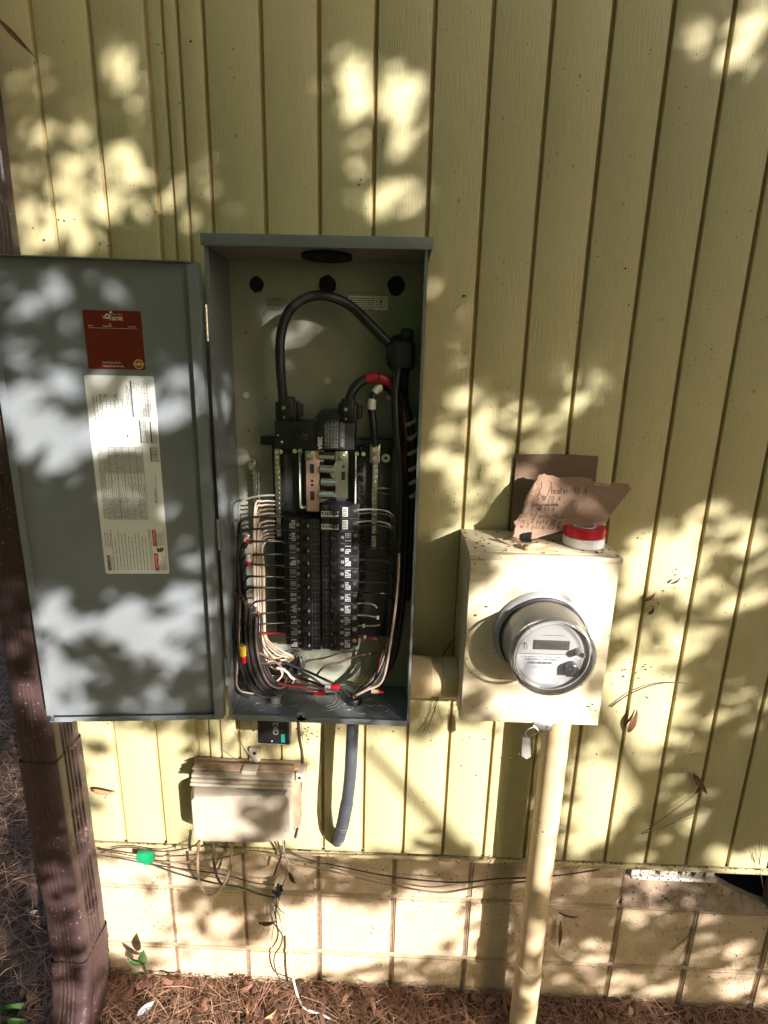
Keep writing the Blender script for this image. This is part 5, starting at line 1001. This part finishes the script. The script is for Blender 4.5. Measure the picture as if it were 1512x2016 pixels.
leaf('dead_leaf', 'dark curled leaf stuck at the block joint beside the riser pipe', (0.4543,0.006,0.2912), (0.5011,0.002,0.2835), .0035, 'speckdirt')
leaf('dead_leaf', 'brown leaf caught on the hanging wire on the lower blocks', (-0.3277,-0.006,0.2275), (-0.2795,-0.01,0.2403), .0080, 'speckdirt')
leaf('dead_leaf', 'dark leaf caught in the wire tangle', (-0.2424,-0.012,0.4036), (-0.2266,-0.016,0.3733), .0060, 'speckdirt')
leaf('dead_leaf', 'brown leaf standing on the meter box beside the black fitting', (.215, -.085, ZTT + .002), (.243, -.130, ZTT + .004), .010, 'cardboard', curl=.006)
leaf('dead_leaf', 'pale torn leaf lying at the front of the meter box top', (.245, -.135, ZTT + .002), (.305, -.120, ZTT + .003), .012, 'deadleaf_pale', curl=.004)
leaf('dead_leaf', 'thin twisted leaf hanging at the left top corner of the picture', (-0.6864,-0.05,2.1967), (-0.6571,-0.006,2.1628), .0045, 'deadleaf')
tw = MB(); tw.tube([(0.5072,-0.004,0.9056), (0.5454,-0.006,0.9427), (0.5881,-0.006,0.9653), (0.6271,-0.005,0.974), (0.668,-0.003,0.9731)], [.0016, .0014, .0013, .0010, .0006], 6, True, 5)
tag(tw.build('twig', 'dark_cable', origin=(0.5072,-0.004,0.9056)), 'thin curved twig stuck across the siding right of the meter', 'twig')
tw = MB(); tw.tube([(0.1055,-0.012,1.0038), (0.118,-0.02,1.0378), (0.1334,-0.02,1.067), (0.1486,-0.02,1.0946)], .0012, 6, True, 4)
tag(tw.build('twig', 'dark_cable', origin=(0.1055,-0.012,1.0038)), 'dark twig leaning above the conduit coupling by the meter box', 'twig')
def needles(label, root, tips, r=.0007):
    t = thing('pine_needles', label, 'pine needles', root)
    for q in tips:
        a = Vector(root); b = Vector(q); mid = a.lerp(b, .5) + Vector((rnd.uniform(-.004, .004), -.004, rnd.uniform(-.004, .004)))
        wire('needle', [a, mid, b], r, rnd.choice(('dark_cable', 'tan_cable')), 4, 4, t)
needles('bundle of pine needles fanned on the siding above the vent', (0.6253,-0.004,0.5557), [(0.7345,-0.004,0.6725), (0.74,-0.004,0.6829), (0.7799,-0.004,0.6322), (0.7157,-0.004,0.6083), (0.7628,-0.004,0.6402)])
needles('pine needles hanging above the foundation vent at the right edge', (0.9245,-0.008,0.4831), [(0.8945,-0.006,0.544), (0.9115,-0.006,0.551), (0.9115,-0.004,0.5122), (0.9204,-0.004,0.5433), (0.9459,-0.01,0.4109)])
needles('pine needles caught at the block joint below the dirt slope', (0.8141,0.004,0.2719), [(0.7578,0.004,0.1794), (0.7823,0.004,0.1494), (0.7829,0.004,0.2052), (0.7222,0.004,0.2412), (0.8322,0.004,0.4016)])
needles('pine needles caught above the telephone box', (-0.2911,-0.02,0.7018), [(-0.3673,-0.003,0.8024), (-0.3351,-0.003,0.7546), (-0.406,-0.004,0.755), (-0.3583,-0.003,0.786), (-0.4293,-0.006,0.6997), (-0.3263,-0.004,0.7201)])
needles('pine needles hanging in the shade under the conduit coupling', (0.1094,-0.012,0.9209), [(0.0647,-0.004,0.819), (0.0864,-0.004,0.8145), (0.1019,-0.004,0.8399), (0.0812,-0.004,0.8225), (0.1266,-0.004,0.845)])
needles('pine needles hanging from the wire tangle over the blocks', (-0.2764,-0.016,0.31), [(-0.3433,-0.004,0.1844), (-0.3272,-0.004,0.1783), (-0.2963,-0.004,0.1661), (-0.253,-0.004,0.2173), (-0.305,-0.004,0.1918), (-0.2673,-0.004,0.1853)])
m = MB()
def crumbs(c, spread, n, smin=.0007, smax=.0030):
    n = int(n * .55)
    for _ in range(n):
        x = c[0] + rnd.gauss(0, spread); z = c[2] + rnd.gauss(0, spread * 1.1); s = rnd.uniform(smin, smax); a = rnd.uniform(0, 6.28); y = -.0012 + c[1]
        P = [(x + s * rnd.uniform(.5, 1) * math.cos(a + k * 1.57) * (1.6 if k % 2 else .7), y, z + s * rnd.uniform(.5, 1) * math.sin(a + k * 1.57)) for k in range(4)]
        m.prism(P, (0, -.0010, 0))
for (c, s, n) in (((0.6065,0,1.2332), .022, 14), ((0.5754,0,1.1491), .018, 9), ((0.5221,0,1.3107), .012, 8), ((0.563,0,0.9993), .022, 26), ((0.5217,0,1.0105), .014, 10), ((0.5834,0,0.9352), .022, 18), ((0.4049,-0.163,1.005), .014, 14), ((0.6808,0,0.7904), .02, 8), ((0.5216,0,0.7833), .03, 10), ((0.0881,0,0.8337), .03, 16), ((0.097,0,0.9019), .02, 8), ((-0.2003,0,0.8074), .012, 34), ((-0.1518,0,0.8234), .012, 18), ((-0.0068,0,0.8019), .03, 10), ((-0.1276,0,0.7966), .03, 10), ((-0.3341,0,0.8016), .03, 14), ((-0.6763,0,0.8079), .012, 10), ((-0.7113,0,0.5956), .014, 9), ((-0.6675,0,1.9161), .03, 12), ((-0.5719,0,1.856), .02, 12), ((-0.0905,0,1.9083), .05, 8), ((0.1945,0,1.8959), .2, 14), ((0.4559,0,2.0337), .25, 16), ((-0.4617,0,2.0616), .2, 18), ((0.3125,-0.11,0.8344), .02, 10), ((0.3518,-0.11,0.6498), .02, 8), ((0.2013,0,0.7407), .05, 12), ((0.0029,0.011,0.3849), .10, 60), ((0.1883,0.011,0.3456), .07, 40), ((0.3242,0.011,0.2862), .04, 50), ((-0.1549,0.011,0.3765), .06, 40), ((-0.4491,0.011,0.3276), .10, 24), ((0.5284,0.011,0.2297), .07, 30), ((0.8702,0.011,0.1628), .06, 40), ((0.7387,0.011,0.3262), .05, 50), ((-0.2106,0.011,0.1518), .15, 40), ((0.6765,0.011,0.1157), .15, 40), ((0.1822,-0.163,1.1781), .03, 8)):
    crumbs(c, s, n)
# crumbs on the meter box top and along the siding's bottom edge
for _ in range(70):
    x = rnd.uniform(X0, X1); y = rnd.uniform(-.155, -.01); s = rnd.uniform(.001, .0035); m.prism([(x + s * math.cos(k * 1.57 + x * 99), y + s * .7 * math.sin(k * 1.57 + x * 99), ZTT - .0004) for k in range(4)], (0, 0, .0012))
for _ in range(160):
    x = rnd.uniform(-.7, 1.1); s = rnd.uniform(.001, .004); m.prism([(x + s * math.cos(k * 1.57 + x * 99), -.001 + s * .5 * math.sin(k * 1.57), .4585) for k in range(4)], (0, 0, .0016))
db = m.build('debris', 'speckdirt', smooth=False); db['kind'] = 'stuff'; tag(db, 'crumbs of bark, web and dirt sprinkled over the wall and blocks', 'debris')

# ---------------------------------------------------------------- pine straw, bark and leaves on the ground
rng = np.random.default_rng(11)
def in_house(x, y): return (x > -.82) & (y > .012)
def straw(n, xr, yr, lmin, lmax, w, z0, lift):
    x = rng.uniform(*xr, n); y = rng.uniform(*yr, n); k = ~in_house(x, y); x = x[k]; y = y[k]; n = len(x)
    a = rng.uniform(0, 2 * np.pi, n); L = rng.uniform(lmin, lmax, n); pit = rng.normal(0, .16, n); ben = rng.normal(0, .25, n)
    zz = np.array([gz(float(p), float(q)) for p, q in zip(x, y)]) + z0 + rng.uniform(0, lift, n)
    rows = []
    for t in (-.5, 0, .5):
        aa = a + ben * t * 2; cx = x + L * t * np.cos(aa); cy = y + L * t * np.sin(aa); cz = zz + L * t * np.sin(pit) + .004 * (1 - 4 * t * t)
        cy = np.where(in_house(cx, cy), np.minimum(cy, .008), cy)
        px, py = -np.sin(aa) * w, np.cos(aa) * w; tw_ = rng.uniform(-.6, .6, n) * w
        rows.append(np.stack([cx - px, cy - py, cz - tw_], 1)); rows.append(np.stack([cx + px, cy + py, cz + tw_], 1))
    V = np.stack(rows, 1).reshape(-1, 3); b = np.arange(n)[:, None] * 6
    F = np.concatenate([b + np.array([[0, 1, 3, 2]]), b + np.array([[2, 3, 5, 4]])], 0)
    return V, F
def stuff_mesh(name, mat, label, cat, parts):
    V = []; F = []; o = 0
    for v, f in parts: V.append(v); F.append(f + o); o += len(v)
    V = np.concatenate(V); F = np.concatenate(F); me = bpy.data.meshes.new(name)
    me.vertices.add(len(V)); me.vertices.foreach_set('co', V.ravel().astype(np.float32)); k = F.shape[1]
    me.loops.add(len(F) * k); me.loops.foreach_set('vertex_index', F.ravel().astype(np.int32)); me.polygons.add(len(F))
    me.polygons.foreach_set('loop_start', (np.arange(len(F)) * k).astype(np.int32)); me.polygons.foreach_set('loop_total', np.full(len(F), k, np.int32)); me.update(calc_edges=True); me.validate()
    me.materials.append(MATS[mat]); ob = bpy.data.objects.new(name, me); C.objects.link(ob)
    if label: tag(ob, label, cat); ob['kind'] = 'stuff'
    return ob
stuff_mesh('pine_straw', 'needle', 'brown pine straw covering the ground along the wall', 'pine straw',
           [straw(9000, (-1.0, 1.3), (-.5, .012), .05, .14, .0007, .002, .022), straw(14000, (-3.0, -.83), (-.6, 3.2), .08, .18, .0010, .002, .025), straw(3000, (-1.0, 1.6), (-1.6, -.5), .08, .16, .001, .002, .02)])
stuff_mesh('leaf_litter', 'litter', 'broken brown leaves and bark chips in the mulch along the blocks', 'leaf litter',
           [straw(1600, (-1.0, 1.3), (-.5, .0), .012, .045, .0055, .004, .020), straw(260, (-1.0, 1.3), (-.3, .0), .015, .04, .006, .006, .022), straw(1500, (-3.0, -.84), (-.6, 2.5), .015, .05, .007, .004, .02)])
leaf('dead_leaf', 'wide tan leaf upright in the mulch under the hanging black wire', (-0.3421,-0.0851,0.012), (-0.3406,-0.03,-0.0016), .014, 'deadleaf_pale', curl=.008)
leaf('dead_leaf', 'pale leaf lying on the mulch near the downspout elbow', (-0.6287,-0.0986,0.014), (-0.5986,-0.0605,0.016), .018, 'paper', curl=.003)
leaf('dead_leaf', 'orange brown leaf beside the wide tan leaf in the mulch', (-0.3013,-0.0891,0.012), (-0.273,-0.067,0.016), .010, 'deadleaf_pale', curl=.006)
leaf('dead_leaf', 'dark curled leaf against the blocks at the first joint', (-0.3859,-0.0237,0.012), (-0.3469,-0.012,0.027), .009, 'deadleaf', curl=.006)
for i, (a, b, lb) in enumerate((((-1.7786,1.087,0.01), (-1.7005,1.043,0.012), 'pale blue scrap on the dark ground left of the panel door corner'), ((-1.4553,0.6409,0.01), (-1.4127,0.6198,0.012), 'pale scrap on the ground left of the downspout, beside its middle'), ((-1.0788,0.1624,0.01), (-1.0612,0.1747,0.012), 'pale scrap on the ground left of the downspout, the lowest one'))):
    leaf('paper_scrap', lb, a, b, .012, 'paper', cat='scrap')
# small green seedling by the downspout
pl = thing('seedling', 'small green seedling at the foot of the blocks by the downspout', 'plant', (-0.6457,0.0031,0))
r0 = Vector((-0.6457,0.0031,0)); wire('stem', [r0, r0 + Vector((-.006, -.004, .05)), r0 + Vector((-.002, -.01, .085))], .0015, 'green_cable', 6, 4, pl)
for (a, b, w_) in (((-0.6448,-0.03,0.0951), (-0.6697,-0.04,0.1284), .008), ((-0.6363,-0.03,0.0992), (-0.6207,-0.045,0.1692), .013), ((-0.6397,-0.03,0.0919), (-0.6137,-0.05,0.0998), .008), ((-0.6446,-0.04,0.0769), (-0.6534,-0.05,0.1079), .010), ((-0.6392,-0.02,0.0854), (-0.6845,-0.01,0.0943), .007)):
    leaf('leaf', None, a, b, w_, 'green_leaf', parent=pl, curl=.003)
pl = thing('ground_ivy', 'dark green leaves at the bottom left corner of the ground', 'plant', (-0.9668,-0.0741,0))
for (a, b, w_) in (((-0.9697,-0.112,0.03), (-0.9141,-0.1018,0.05), .02), ((-0.9503,-0.134,0.03), (-0.8851,-0.1321,0.04), .018), ((-0.998,-0.0775,0.03), (-0.9503,-0.1069,0.05), .014)):
    leaf('leaf', None, a, b, w_, 'green_leaf', parent=pl, curl=.004)

# ---------------------------------------------------------------- the tree in the yard that dapples the wall
# Gaps in its crown are given by where their light falls on the wall: (x, z, half width, half height, tilt, openness)
GAPS = [
 (-.48, -.035, .26, .05, 0, 1), (-.28, -.045, .22, .045, 0, .8), (.1, -.05, .2, .03, 0, .5),
 (-0.6662,2.1384,0.0415,0.0391,0.2,0.55), (-0.7005,1.9586,0.0406,0.1027,-0.1,0.75), (-0.5225,2.1516,0.0438,0.0402,0,0.7), (-0.5087,2.1049,0.0369,0.0317,0,0.7), (-0.6259,2.0554,0.047,0.0326,0.3,0.45), (-0.5621,1.9945,0.1047,0.0377,0.2,0.68), (-0.515,1.9401,0.0481,0.0473,0,0.75), (-0.6188,1.9169,0.0778,0.0436,0,0.7), (-0.6686,1.8703,0.069,0.0214,0,0.9), (-0.3777,2.2101,0.0232,0.015,0,0.4), (-0.45,2.2019,0.0539,0.0105,0,0.3), (-0.3709,2.1762,0.0162,0.0137,0,0.4), (-0.3709,1.9931,0.0151,0.0334,0,0.5), (-0.3481,1.9256,0.0211,0.0294,0,0.4), (-0.2484,2.0644,0.0332,0.0145,0.4,0.3), (-0.2988,1.9606,0.0247,0.017,0.3,0.25), (-0.4156,1.9202,0.0289,0.052,0,0.35),
 (-0.093,2.1448,0.0377,0.0292,0,0.95), (-0.1088,2.094,0.0419,0.0395,0.4,1), (-0.0071,2.1226,0.0414,0.0342,0,0.95), (-0.0011,2.0756,0.0382,0.0286,0,0.9), (-0.0164,2.0392,0.0184,0.0211,0,0.75), (-0.0297,1.9479,0.0658,0.0305,0.1,0.92), (-0.0912,1.9764,0.0337,0.0218,0,0.75), (-0.1762,1.9241,0.0286,0.0224,0.4,0.35), (-0.0548,2.0265,0.0203,0.0131,0,0.4), (-0.073,2.0099,0.0371,0.0115,0,0.25),
 (0.154,2.1854,0.0105,0.0067,0,0.5), (0.156,2.1346,0.0107,0.0054,0,0.5), (0.3912,2.1119,0.008,0.0093,0,0.4), (0.3999,1.9438,0.0129,0.0101,0.3,0.5), (0.3791,1.9248,0.0223,0.0068,0.4,0.3), (0.5731,2.2265,0.0341,0.0363,0,0.65), (0.5134,2.2002,0.0327,0.0251,0.3,0.5), (0.4264,2.2338,0.0137,0.0174,0,0.45), (0.5567,2.1747,0.0432,0.0179,0,0.45), (0.5974,2.0477,0.0143,0.008,0.4,0.3),
 (0.1021,1.5861,0.0509,0.0703,0,0.6), (0.1133,1.4732,0.0418,0.0739,0,0.85), (0.1818,1.5374,0.0616,0.0512,0.3,0.6), (0.1907,1.4112,0.0738,0.065,0,0.8), (0.1653,1.3107,0.0647,0.0339,0,0.95), (0.0973,1.7689,0.0488,0.0554,0,0.3), (0.3713,1.6274,0.0479,0.0372,0.3,0.7), (0.2861,1.5196,0.0615,0.0412,0,0.45), 
 (0.1698,1.2202,0.1219,0.0603,0,1), (0.2518,1.1617,0.0568,0.0826,0,1), (0.0901,1.156,0.0765,0.0727,0,0.75), (0.1572,1.0519,0.1465,0.0763,0,0.85), (0.1976,0.9414,0.11,0.0573,0,1), (0.0663,0.9475,0.0603,0.0573,0,0.65), (0.2199,1.2845,0.1178,0.0207,0,0.9), (0.2863,1.3629,0.06,0.052,0,0.5),
 (0.5922,1.2559,0.0751,0.0805,0.2,1), (0.6682,1.3153,0.0739,0.056,0,0.8), (0.5202,1.2303,0.0324,0.0582,0,0.95), (0.6917,1.1772,0.0869,0.0593,0,0.6), (0.7546,1.2498,0.0533,0.0919,0,0.5), (0.6083,1.0768,0.0779,0.0619,0,0.7), (0.5414,1.0743,0.0446,0.062,0,0.7), (0.5463,0.8669,0.0698,0.1616,0,1), (0.6121,0.8966,0.0577,0.0931,0.2,0.9), (0.5237,0.6691,0.0726,0.1453,-0.3,1), (0.7934,0.9174,0.0684,0.0526,0.4,0.4), (0.6854,0.8728,0.0462,0.067,0,0.55), (0.7256,0.6199,0.0726,0.059,0.3,0.35), (0.5959,0.5836,0.0735,0.06,0.3,0.4), (0.8737,0.4749,0.0989,0.0373,0,0.9), (0.7476,0.4089,0.1278,0.0355,0,0.88), (0.6944,0.3285,0.052,0.0665,0,0.5), (0.6835,0.7342,0.0593,0.0424,0.3,0.3),
 (0.2873,0.7628,0.0439,0.1433,0,1), (0.2937,0.587,0.0387,0.1259,0,0.95), (0.2927,0.2893,0.0482,0.0943,0,0.7), (0.2969,0.1101,0.0374,0.1008,0,0.55),
 (-0.1275,0.6383,0.1123,0.1634,0,1), (0.0101,0.6151,0.1122,0.1495,0,1), (0.1667,0.7105,0.1095,0.1295,0,1), (-0.5945,0.6162,0.1404,0.1659,0,1), (-0.1785,0.5144,0.1535,0.0622,0,0.95), (-0.3486,0.7445,0.074,0.043,0,0.8), (-0.0296,0.7303,0.0733,0.086,0,0.95), (-0.0267,0.5832,0.0753,0.1059,0,1), (0.0848,0.6187,0.0745,0.1342,0,0.85), (0.0893,0.8061,0.0599,0.0556,0,0.6), (0.1772,0.7396,0.0726,0.0996,0,0.85), (0.2374,0.5659,0.0499,0.1062,0,0.95), (0.1523,0.5156,0.0631,0.0464,0,0.6), (-0.2008,0.7653,0.0611,0.085,0,0.75), (-0.2033,0.5746,0.076,0.0913,0,0.8), (-0.2507,0.7203,0.037,0.0433,0,0.5),
 (-0.6908,0.7293,0.0753,0.1013,0,0.85), (-0.6456,0.6138,0.0895,0.0906,0,0.9), (-0.561,0.5572,0.0644,0.0924,0,1), (-0.6966,0.4884,0.0656,0.0633,0,0.95), (-0.4525,0.5983,0.0527,0.0661,0,0.95), (-0.3448,0.6107,0.0951,0.0713,0,0.55), (-0.4467,0.7544,0.0742,0.0429,0,0.3), (-0.3468,0.7871,0.0612,0.0704,0,0.5),
 (-0.6294,0.3633,0.1203,0.0826,0,0.85), (-0.6841,0.2084,0.1239,0.1222,0,1), (-0.4828,0.3711,0.0797,0.0493,0,0.5), (-0.4807,0.1853,0.1234,0.0702,0,0.7), (-0.2929,0.0719,0.1388,0.0655,0,1), (-0.5027,0.05,0.1123,0.0735,0,0.9), (-0.1271,0.1709,0.1492,0.1053,0,1), (0.0485,0.1812,0.121,0.0872,0,1), (0.1393,0.2553,0.0926,0.1019,0,1), (-0.0486,0.3617,0.0916,0.0328,0,0.3), (-0.2582,0.3831,0.0788,0.049,0,0.35), (0.1339,0.0798,0.0818,0.0541,0,0.5), (-0.0578,0.0499,0.0828,0.0438,0,0.5), (0.2505,0.1756,0.0401,0.0871,0,0.8),
 (0.5351,0.1399,0.0798,0.0878,0.3,0.55), (0.6846,0.023,0.1483,0.0511,0.1,0.6), (0.894,0.1439,0.1179,0.0698,0.2,0.4), (0.4752,0.3245,0.0645,0.0824,0,0.35), (0.9924,0.0426,0.0664,0.0541,0,0.6), (0.8362,0.3282,0.0763,0.0491,0,0.45),
 (-0.7911,1.4784,0.0648,0.0634,0,1), (-0.7112,1.4532,0.0742,0.0458,0.2,0.95), (-0.6169,1.4738,0.0735,0.0398,0.1,1), (-0.5209,1.5339,0.0504,0.0525,0,0.75), (-0.5679,1.5108,0.0545,0.0444,0,0.85), (-0.7616,1.5586,0.0362,0.0434,0,0.55), (-0.7275,1.6751,0.0705,0.0361,0,0.5), (-0.6863,1.7243,0.0313,0.0208,0,0.45), (-0.5965,1.7141,0.0607,0.0321,0,0.32), (-0.5143,1.7157,0.0345,0.024,0,0.22), (-0.6206,1.6485,0.023,0.0499,0,0.25), (-0.7551,1.4012,0.0339,0.0283,0,0.65), (-0.7327,1.3544,0.0667,0.0116,0,0.4), (-0.7159,1.3356,0.0478,0.0136,0,0.35), (-0.6196,1.3481,0.0379,0.0251,0,0.3),
 (-0.6252,1.0932,0.0903,0.0597,0.2,0.92), (-0.5294,1.1226,0.0601,0.0593,0,0.92), (-0.5019,1.2385,0.0214,0.0612,0,0.55), (-0.603,1.2147,0.0176,0.0206,0,0.7), (-0.7908,1.0985,0.0462,0.0497,0,0.8), (-0.7203,1.0493,0.0285,0.0333,0,0.55), (-0.8066,0.9362,0.0626,0.0641,0,0.9), (-0.8117,1.0156,0.0369,0.0449,0,0.7), (-0.6249,0.9057,0.0737,0.0261,0,0.55), (-0.7069,0.9848,0.0207,0.0457,0.3,0.45), (-0.5522,0.9425,0.0627,0.0305,0,0.3), (-0.567,1.0222,0.0822,0.0294,0.1,0.75),
 (-0.2171,1.7175,0.0458,0.034,0,0.85), (-0.2713,1.7352,0.0239,0.015,0,0.6), (-0.2497,1.6104,0.0143,0.0258,0,0.4), (-0.39,1.5543,0.0191,0.056,0,0.45), (-0.4228,1.3739,0.0155,0.1182,0,0.4), (-0.4224,1.1784,0.0162,0.1081,0,0.45), (-0.1626,1.1974,0.0307,0.0983,0,1), (-0.2452,1.1504,0.0519,0.0894,0,0.3), (-0.3419,1.2783,0.0309,0.0965,0,0.75), (-0.3367,1.1234,0.0277,0.1264,0,0.95), (-0.2044,1.4066,0.0594,0.0604,0,0.75), (-0.2945,1.3865,0.0163,0.0932,0,0.5), (-0.1552,0.9854,0.0814,0.044,0,0.6), (-0.319,0.9924,0.0662,0.049,0,0.95), (-0.0813,1.3685,0.0138,0.1418,0,0.5), (-0.0862,1.0545,0.0168,0.081,0,0.6), (-0.3939,1.0096,0.0319,0.0588,0,0.7), (-0.2248,0.939,0.0429,0.0169,0,0.7), (-0.3652,0.9216,0.0661,0.0249,0,0.35), (-0.1602,1.3458,0.0398,0.0308,0,0.9), (-0.1489,0.826,0.0225,0.1299,0,0.7),
 (-0.8269,0.9167,0.0645,0.0721,0,0.8), (-0.786,0.6591,0.047,0.0415,0,0.35), (-0.8365,0.3664,0.0735,0.1533,0,0.6), (-0.7728,0.5348,0.0367,0.0885,0,0.4), (-0.8623,0.0924,0.063,0.1002,0,0.75), (-0.59,-0.0271,0.2527,0.0188,0,0.9), (-0.3588,-0.0256,0.16,0.0141,0,0.75), (-0.9635,0.2814,0.0439,0.0758,0,0.85), (-0.8709,1.054,0.0418,0.0679,0,0.4), (-0.1184,-0.0262,0.1065,0.0094,0,0.35), (0.297,-0.0193,0.1347,0.0076,0,0.25),
]
GA = np.array(GAPS); GA[:, 5] = np.where(GA[:, 5] < .9, GA[:, 5] ** 2, GA[:, 5]); GA[:, 5] = np.where((GA[:, 1] > 1.88), GA[:, 5] * .72, GA[:, 5])
low = GA[:, 1] < .95; GA[low, 2] *= 1.14; GA[low, 3] *= 1.14
def openness(x, z):
    T = np.full(x.shape, .015)
    for (cx, cz, rx, rz, rot, lv) in GA:
        dx = x - cx; dz = z - cz; c_, s_ = math.cos(rot), math.sin(rot)
        q = np.sqrt(((dx * c_ + dz * s_) / rx) ** 2 + ((-dx * s_ + dz * c_) / rz) ** 2)
        T = np.maximum(T, lv * np.clip((1.18 - q) / .38, 0, 1))
    return T
def wob(x, z, f, ph): return np.sin(x * f + ph) * np.cos(z * f * 1.13 + ph * 1.7) + .5 * np.sin(z * f * 2.1 + x * f * 1.3 + ph)
tree = thing('tree', 'leafy tree behind the camera whose broken shade dapples the wall', 'tree', (5.4, -5.0, -.1))
def leaves(n, xr, zr, smin, smax):
    x = rng.uniform(*xr, n); z = rng.uniform(*zr, n)
    xs = x + .012 * wob(x, z, 38, .4) + .006 * wob(x, z, 90, 2.); zs = z + .012 * wob(x, z, 34, 1.9) + .006 * wob(x, z, 80, 4.)
    T = openness(xs, zs)
    outside = (x < -.95) | (x > 1.25) | (z < -.15) | (z > 2.4)          # beyond the frame: the same broken shade goes on
    T = np.where(outside, np.clip(.15 + .55 * wob(x, z, 7, .7) * np.abs(wob(x, z, 16, 3.)), .02, .9), T)
    keep = (rng.random(n) < np.clip(-np.log(np.clip(T, .012, .999)) / 4.4, 0, 1)) & (T < .93)
    x = x[keep]; z = z[keep]; n = len(x); s = rng.uniform(2.9, 4.6, n); S = np.array(SUN)
    P = np.stack([x, np.zeros(n), z], 1) + S[None] * s[:, None]
    nr = rng.normal(0, .55, (n, 3)) + S; nr /= np.linalg.norm(nr, axis=1)[:, None]
    d = rng.normal(0, 1, (n, 3)); d -= nr * (d * nr).sum(1)[:, None]; d /= np.linalg.norm(d, axis=1)[:, None]; w = np.cross(nr, d)
    L = rng.uniform(smin, smax, n)[:, None]
    V = np.stack([P - d * L, P + w * L * .42 + d * L * .1, P + d * L, P - w * L * .42 + d * L * .1], 1).reshape(-1, 3)
    F = np.arange(n)[:, None] * 4 + np.array([[0, 1, 2, 3]])
    return V, F
def big_leaves(n, xr, zr, smin, smax):
    x = rng.uniform(*xr, n); z = rng.uniform(*zr, n); T = openness(x, z)
    for (a, b) in ((.05, 0), (-.05, 0), (0, .05), (0, -.05), (.035, .035), (-.035, .035), (.035, -.035), (-.035, -.035)): T = np.maximum(T, openness(x + a, z + b))
    outside = (x < -.95) | (x > 1.25) | (z < -.15) | (z > 2.4)
    keep = (T < .06) & ~outside; x = x[keep]; z = z[keep]; n = len(x); s = rng.uniform(2.9, 4.6, n); S = np.array(SUN)
    P = np.stack([x, np.zeros(n), z], 1) + S[None] * s[:, None]
    nr = rng.normal(0, .35, (n, 3)) + S; nr /= np.linalg.norm(nr, axis=1)[:, None]
    d = rng.normal(0, 1, (n, 3)); d -= nr * (d * nr).sum(1)[:, None]; d /= np.linalg.norm(d, axis=1)[:, None]; w = np.cross(nr, d); L = rng.uniform(smin, smax, n)[:, None]
    V = np.stack([P - d * L, P + w * L * .5 + d * L * .1, P + d * L, P - w * L * .5 + d * L * .1], 1).reshape(-1, 3)
    return V, np.arange(n)[:, None] * 4 + np.array([[0, 1, 2, 3]])
AREA = 3.9 * 3.3; LA = (2 * .031 * .42 * .031 * 2 * .5) * .80 / .745
NL = int(4.4 * AREA / LA)
cr = stuff_mesh('crown', 'tree_leaf', None, None, [leaves(NL, (-1.7, 2.2), (-.6, 2.7), .022, .040), big_leaves(24000, (-1.0, 1.3), (-.2, 2.45), .040, .060)])
cr.parent = tree; cr.location = -Vector(tree['_w'])
TB = Vector((5.4, -5.0, -.1))
m = MB(); m.tube([TB, TB + Vector((-.05, .02, 1.0)), TB + Vector((.02, .05, 2.2)), TB + Vector((.15, -.1, 4.2))], [.17, .14, .12, .07], 14, True, 6); m.build('trunk', 'bark', tree)
for (a, b, c_, r) in ((1.2, (-1.4, .8, .5), (-3.0, 1.9, .9), .045), (1.9, (-1.3, .7, .5), (-2.9, 1.9, 1.1), .045), (2.3, (-1.5, 1.0, .9), (-3.1, 2.0, 1.7), .04), (1.6, (.7, -.6, .6), (1.5, -1.4, 1.0), .05), (2.6, (.5, .5, .8), (.9, 1.2, 1.6), .04)):
    st = TB + Vector((0, .03, a)); m = MB(); m.tube([st, st + Vector(b), st + Vector(c_)], [r, r * .6, r * .2], 8, True, 5); m.build('limb', 'bark', tree)

# ---------------------------------------------------------------- unseen leaf mass added behind the camera to green the ambient light
def fill_foliage(n):
    x = rng.uniform(-17, 22, n); y = -rng.uniform(7.5, 11, n); top = 13.0 + 1.8 * np.sin(x * .7) + 1.4 * np.sin(x * 1.9 + 1)
    z = rng.beta(1.3, 1.0, n) * top; k = np.abs(x - .8 * -y) > 2.6; x = x[k]; y = y[k]; z = z[k]; n = len(x)
    cl = rng.normal(0, .25, (n, 3)); P = np.stack([x, y, z], 1) + cl; L = rng.uniform(.18, .36, n)[:, None]
    nr = rng.normal(0, 1, (n, 3)); nr /= np.linalg.norm(nr, axis=1)[:, None]; d = np.cross(nr, rng.normal(0, 1, (n, 3))); d /= np.linalg.norm(d, axis=1)[:, None]; w = np.cross(nr, d)
    V = np.stack([P - d * L, P + w * L * .5, P + d * L, P - w * L * .5], 1).reshape(-1, 3)
    return V, np.arange(n)[:, None] * 4 + np.array([[0, 1, 2, 3]])
stuff_mesh('fill_foliage', 'fill_leaf', 'unseen green foliage added behind the camera to tint the shade', 'fill_foliage', [fill_foliage(42000)])

for o in list(C.objects):
    if '_w' in o: del o['_w']
